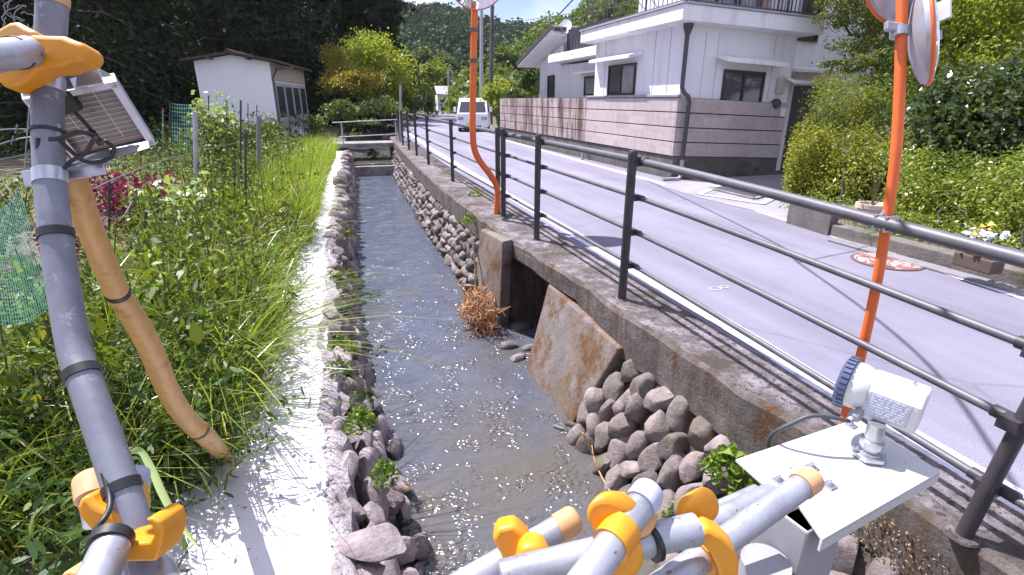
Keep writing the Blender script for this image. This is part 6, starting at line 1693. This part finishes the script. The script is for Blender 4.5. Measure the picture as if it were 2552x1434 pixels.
# ================================================================ background: wood, hills, far road
M['cedar'] = leafm('cedar_needle', (0.014, 0.026, 0.013), (0.032, 0.05, 0.022), None, 0.12, 0.7, 0.15)
M['far'] = leafm('far_canopy', (0.024, 0.052, 0.03), (0.055, 0.092, 0.045), None, 0.15, 0.7, 0.15)
M['mid'] = leafm('mid_canopy', (0.055, 0.10, 0.03), (0.13, 0.18, 0.05), (0.2, 0.22, 0.07), 0.35)
M['bamboo_leaf'] = leafm('bamboo_grove_leaf', (0.14, 0.19, 0.04), (0.27, 0.32, 0.07), None, 0.4)
M['autumn'] = leafm('orange_tinged_leaf', (0.18, 0.19, 0.04), (0.3, 0.27, 0.06), (0.42, 0.22, 0.07), 0.4)
cs = [(-60, 19, 17, 3.6, 'dark cedar at the far left edge of the wood'), (70, 24, 19, 4.2, 'dark cedar behind the top of the scaffold post'), (190, 21.5, 17, 4.2, 'dark cedar above the solar panel'), (300, 27, 20, 4.8, 'dark cedar in the middle of the left wood'),
      (395, 30, 19, 4.2, 'dark cedar left of the shed'), (500, 38, 22, 4.6, 'dark cedar rising over the left roof edge of the shed'), (600, 34, 20, 4.4, 'dark cedar right behind the shed ridge'), (700, 37, 22, 4.6, 'dark cedar over the right roof edge of the shed'),
      (790, 42, 22, 4.4, 'dark cedar between the shed and the bright tree'), (880, 48, 24, 4.2, 'dark cedar behind the crown of the bright tree'), (965, 46, 20, 3.2, 'dark cedar on the right end of the wood against the far hill')]
for i, (px, d, h, r, lb) in enumerate(cs):
    b = at(px, 300, d=d); b[2] = -0.3
    conifer('cedar_tree', lb, b, h, r, 9000, 0.42 * d / 34, M['cedar'], M['bark'], 400 + i, 'cedars of the dark wood behind the shed', bottom=0.03)
# the depth of the wood behind the first trees: one dark mass
g = rnd(420); bl = []
for px in range(-260, 900, 46):
    for d in (50, 58, 66):
        b = at(px + g.normal() * 12, 300, d=d + g.normal() * 2); b[2] = 0
        for z in (1.5, 5, 9, 13, 17, 21):
            bl.append((b + V(g.normal() * 1.2, g.normal() * 1.2, z), V(3.2, 3.0, 2.8)))
P = crown_pts(bl, 60000, g, 0.22, 0.4, 30)
v, f = leaf_geo(P, 0.9, g, 0.3, 0.5)
stuff(link('forest', v, f, M['cedar']), 'dark depth of the cedar wood behind the shed', 'forest')
# brush under the wood
g = rnd(421)
P = scatter(g, 900, 22, 40, lambda y: -26, lambda y: -2.2)
v, f = weeds_geo(P, 0.9, g, 22, 0.6, 0.22, 0.5, 0.5, 'quad')
stuff(link('undergrowth', v, f, M['darkleaf']), 'dim undergrowth along the foot of the dark wood', 'undergrowth')

# bright trees at the end of the stream
d = 33
bl = [B(925, 120, d, 50, 42), B(900, 165, d, 62, 42), B(965, 150, d, 55, 48), B(985, 200, d, 50, 55), B(930, 215, d, 62, 38), B(1000, 245, d + 1, 40, 30), B(870, 130, d + 1, 35, 32)]
b = at(945, 285, d=d); b[2] = -0.3
broad_tree('bright_tree', 'round sunlit green tree at the end of the stream', bl, b, b + V(0.2, 0, 3.5), 0.16, 9000, 0.20, M['light'], M['bark'], 430, clump=0.2, shell=0.5, per=26)
bl = [B(830, 150, d - 2, 32, 32), B(850, 185, d - 2, 42, 26), B(880, 205, d - 3, 62, 24), B(920, 195, d - 3, 42, 22), B(830, 215, d - 2, 40, 18)]
b = at(860, 280, d=d - 2); b[2] = -0.3
broad_tree('orange_tinged_tree', 'small yellow and orange tinged tree left of the round sunlit tree', bl, b, b + V(0.1, 0, 2.6), 0.12, 5200, 0.17, M['autumn'], M['bark'], 431, clump=0.2, shell=0.4, per=22)
def bush(px, py, d, rx, ry, m, label, seed, n=1600, size=0.14, name='bush', cat='bush'):
    b = at(px, py + ry, d=d); b[2] = min(b[2], -0.1) if b[2] < 0.6 else b[2]
    g = rnd(seed)
    bl = [B(px + rx * g.uniform(-0.55, 0.55), py + ry * g.uniform(-0.4, 0.5), d + g.normal() * 0.3, rx * 0.55, ry * 0.6) for _ in range(5)]
    return broad_tree(name, label, bl, b, at(px, py, d=d), 0.04, n, size, m, M['bark'], seed, cat, clump=0.22, shell=0.45, per=20)
bush(905, 268, 27, 60, 26, M['darkleaf'], 'dark bush under the sunlit tree behind the footbridge', 440)
bush(840, 275, 24, 50, 26, M['mid'], 'dull green bush at the left end of the footbridge', 441)
bush(985, 268, 28, 40, 28, M['mid'], 'bush behind the grey post of the footbridge', 442)
bush(1030, 255, 33, 34, 44, M['darkleaf'], 'dark bush at the inner bend of the far road', 443)
bush(1066, 262, 38, 26, 36, M['darkleaf'], 'dark clipped bush beside the sunny far road', 444)
bush(1030, 215, 40, 34, 50, M['darkleaf'], 'tall dark bush right of the round sunlit tree', 445)
bush(900, 302, 24.5, 45, 12, M['weed'], 'low bright weeds just beyond the footbridge', 446, 900, 0.1)
bush(880, 330, 23.2, 22, 18, M['weed'], 'small bright weed clump under the left end of the footbridge', 447, 500, 0.09)
bush(935, 385, 20.6, 24, 14, M['weed'], 'yellow weed clump in the water beyond the weir', 448, 400, 0.09)
bush(905, 418, 20.0, 18, 10, M['weed'], 'small yellow weed on the left of the weir', 449, 300, 0.08)
bush(1225, 235, 24.5, 30, 26, M['light'], 'leafy shrub at the far end of the garden wall', 450)
bush(1290, 238, 23, 40, 18, M['mid'], 'low shrub spilling over the top of the garden wall', 451)
bush(1320, 205, 24.5, 32, 45, M['darkleaf'], 'dark conical shrub beside the far gable of the house', 452)
bush(1245, 300, 22.8, 10, 30, M['darkleaf'], 'narrow creeper on the end of the garden wall', 453, 500, 0.09)

# ---- hills
def hill(name, ridge, dn, df, wob, seed):
    """A ridge line measured on the picture, set at distance df, its foot at dn."""
    g = rnd(seed); rows = 16
    xs = np.arange(ridge[0][0], ridge[-1][0] + 1, 22.0)
    ys = np.interp(xs, [r[0] for r in ridge], [r[1] for r in ridge])
    P = []
    for j in range(rows):
        s = j / (rows - 1)
        for x, y in zip(xs, ys):
            top = at(x, y, d=df); foot = at(x, 300, d=dn); foot[2] = -0.5
            q = foot * (1 - s) + top * s
            q[2] = -0.5 + (top[2] + 0.5) * (s ** 1.15) + wob * math.sin(x * 0.031 + 5 * s) * math.sin(math.pi * s)
            P.append(q)
    P2 = [p + V(0.3 * df * math.sin(YAW), 0.3 * df * math.cos(YAW), 0) for p in P[-len(xs):]]
    for p in P2: p[2] = -0.5
    P = np.array(P + P2); k = len(xs)
    F = np.array([(j * k + i, j * k + i + 1, (j + 1) * k + i + 1, (j + 1) * k + i) for j in range(rows) for i in range(k - 1)])
    o = link(name, P, F, pm(name + '_ground', (0.03, 0.05, 0.02), (0.05, 0.07, 0.03), 0.1, 0.95), None, 180)
    struct(o)
    return P[:rows * k].reshape(rows, k, 3)
def cover(G, n, cr, m, size, per, label, seed, s0=0.0):
    """Tree crowns over a hill side: leaf clumps of radius cr."""
    g = rnd(seed); R, K, _ = G.shape
    u = g.uniform(0, K - 1.001, n); w = (s0 + (1 - s0) * g.random(n) ** 0.8) * (R - 1.001)
    i, j = u.astype(int), w.astype(int); a, b = (u - i)[:, None], (w - j)[:, None]
    c = (G[j, i] * (1 - a) + G[j, i + 1] * a) * (1 - b) + (G[j + 1, i] * (1 - a) + G[j + 1, i + 1] * a) * b
    cr_ = cr * g.uniform(0.55, 1.35, n)
    d = unit(g.normal(size=(n, per, 3)).reshape(-1, 3)).reshape(n, per, 3); d[:, :, 2] = np.abs(d[:, :, 2]) * 1.3 - 0.15
    P = c[:, None, :] + d * cr_[:, None, None] * g.uniform(0.7, 1.05, (n, per, 1)) + V(0, 0, cr * 0.4)
    v, f = leaf_geo(P.reshape(-1, 3), size, g, 0.8, 0.75)
    return stuff(link('hillside_forest', v, f, m), label, 'forest')
G1 = hill('hill', [(-500, -60), (700, -40), (960, 16), (1040, 36), (1100, 40), (1180, 58), (1260, 80), (1330, 88), (1400, 84), (1560, 60), (2000, 60), (2700, 40)], 120, 240, 4, 1)
cover(G1, 5200, 3.4, M['far'], 1.7, 56, 'blue green wooded hill closing the valley', 501, 0.15)
G2 = hill('hill', [(1150, 262), (1240, 205), (1290, 155), (1340, 108), (1380, 82), (1430, 48), (1500, 10), (1700, -60), (2100, -80), (2800, -80)], 55, 105, 2, 2)
cover(G2, 1500, 2.3, M['mid'], 0.7, 80, 'sunlit wooded slope rising behind the house', 502, 0.0)
# nearer trees in the valley
vt = [(1075, 195, 85, 45, 40, M['bamboo_leaf'], 'bright yellow green bamboo grove in the valley left of the orange post'), (1130, 210, 90, 40, 34, M['mid'], 'round green tree in the valley behind the far houses'),
      (1050, 160, 100, 40, 40, M['mid'], 'green tree below the hill at the edge of the dark wood'), (1215, 190, 70, 36, 46, M['mid'], 'green tree behind the utility pole'), (1270, 150, 75, 42, 48, M['mid'], 'broad green tree left of the house gable'),
      (1160, 175, 110, 45, 30, M['far'], 'dark tree at the foot of the far hill'), (1110, 165, 105, 36, 30, M['mid'], 'green tree beyond the bamboo grove'), (1250, 215, 50, 30, 26, M['light'], 'light green tree over the van'), (1150, 250, 62, 26, 14, M['light'], 'low light green tree before the far white house')]
for i, (px, py, d, rx, ry, m, lb) in enumerate(vt):
    g = rnd(520 + i)
    b = at(px, 275, d=d); b[2] = -0.4
    bl = [B(px + rx * g.uniform(-0.6, 0.6), py + ry * g.uniform(-0.6, 0.6), d + g.normal() * 0.8, rx * 0.5, ry * 0.5) for _ in range(8)] + [B(px, (py + 275) / 2, d, rx * 0.8, (275 - py) * 0.45)]
    broad_tree('valley_tree', lb, bl, b, at(px, py, d=d), 0.25, 3200, 0.006 * d, m, M['bark'], 530 + i, clump=0.22, shell=0.5, per=20, group='trees in the valley')

# far houses, utility poles and cables
def far_house(px, py0, py1, w, d, roofc, label, name='far_house'):
    b = at(px, py1, d=d); h = (py1 - py0) * d / FPX; ww = w * d / FPX
    base = V(b[0], b[1], -0.4)
    t = thing(name, label, 'house', base)
    mb = MB(); mb.box((base[0] - ww / 2, base[1], -0.4), (base[0] + ww / 2, base[1] + ww, b[2] + h * 0.55)); mb.build('wall', M['wall'], t)
    z = b[2] + h * 0.55
    mb = MB(); mb.prism([(base[0] - ww * 0.6, base[1] - 0.5, z), (base[0] + ww * 0.6, base[1] - 0.5, z), (base[0] + ww * 0.6, base[1] + ww / 2, z + h * 0.45), (base[0] - ww * 0.6, base[1] + ww / 2, z + h * 0.45)], V(0, 0, 0.15)); mb.build('roof', roofc, t)
    mb = MB(); mb.box((base[0] - ww * 0.3, base[1] - 0.06, z - h * 0.4), (base[0] + ww * 0.25, base[1] - 0.003, z - h * 0.12)); mb.build('window', M['glass'], t)
rb = pm('pale_roof', (0.5, 0.5, 0.54), (0.42, 0.42, 0.46), 1, 0.5); rg = pm('grey_roof', (0.16, 0.17, 0.19), (0.2, 0.21, 0.23), 1, 0.6)
far_house(1108, 220, 262, 34, 80, rb, 'far white house with a pale roof beside the end of the road')
far_house(1152, 205, 252, 34, 95, rg, 'far house with a grey roof half hidden by trees')
up = thing('utility_pole', 'dark utility pole rising behind the van', 'utility pole', V(*(at(1222, 300, d=36)[:2]), -0.2))
ub = at(1222, 300, d=36); ut = at(1228, -60, d=36); ub[2] = -0.2
MB().tube([ub, ut], [0.16, 0.12], 10).build('pole', pm('pole_dark', (0.05, 0.05, 0.05), (0.08, 0.08, 0.08), 3, 0.8), up, 60)
for yy in (20, 60, 120, 160):
    q = at(1224, yy, d=36); MB().tube([q - RT * 0.28, q + RT * 0.28], 0.02, 5).build('step_bolt', M['steel'], up)
gp0 = at(1199, 300, d=32); gp0[2] = -0.2
tag(MB().tube([gp0, at(1200, -20, d=32)], [0.13, 0.10], 10).build('utility_pole', M['grey_paint'], None, 60), 'pale grey utility pole right behind the crooked orange post', 'utility pole')
for i, (px, p0) in enumerate([(1118, 172), (1128, 178)]):
    q = at(px, 262, d=78); q[2] = -0.3
    tag(MB().tube([q, at(px, p0, d=78)], 0.14, 8).build('utility_pole', M['grey_paint'], None, 60), ('far thin utility pole left of its twin' if i == 0 else 'far thin utility pole nearer to the orange post'), 'utility pole')
M['cable'] = pm('cable_black', (0.02, 0.02, 0.02), (0.03, 0.03, 0.03), 3, 0.6)
def cable(pts, r, label):
    return tag(MB().tube(smooth_path(pts, 8), r, 6).build('overhead_cable', M['cable'], None, 180), label, 'cable', 'overhead cables')
cable([at(1228, 80, d=36), at(1330, 62, d=27), at(1440, 45, d=20), at(1560, 6, d=14), at(1640, -40, d=11)], 0.012, 'lower cable from the dark utility pole to the house')
cable([at(1228, 60, d=36), at(1330, 48, d=27), at(1440, 30, d=20), at(1540, -4, d=14), at(1620, -50, d=11)], 0.012, 'upper cable from the dark utility pole to the house')
# service cables high over the road: out of the frame, their shadows cross the asphalt
def over(px, py, h):
    p = at(px, py, z=ZR); return p + np.array(SUN) / SUN.z * h
cable([over(1560, 425, 3.4), over(1900, 590, 3.4), over(1990, 655, 3.35), over(2190, 800, 3.3), over(2380, 985, 3.3), over(2700, 1500, 3.3)], 0.014, 'service cable high over the near road')
cable([over(1990, 655, 3.35), over(2060, 640, 3.4), over(2180, 615, 3.5), over(2500, 540, 3.8)], 0.010, 'thin branch cable joining the one high over the near road')
# ================================================================ thin valley haze
m = bpy.data.materials.new('valley_haze'); m.use_nodes = True
t = m.node_tree
for n in list(t.nodes):
    if n.type == 'BSDF_PRINCIPLED': t.nodes.remove(n)
vp = t.nodes.new('ShaderNodeVolumePrincipled')
vp.inputs['Color'].default_value = (0.86, 0.91, 1.0, 1)
vp.inputs['Density'].default_value = 0.00014
vp.inputs['Anisotropy'].default_value = 0.2
t.links.new(vp.outputs[0], t.nodes['Material Output'].inputs['Volume'])
mb = MB(); mb.box((-900, -60, -2.6), (900, 1300, 95)); hz = mb.build('haze', m); hz['kind'] = 'stuff'
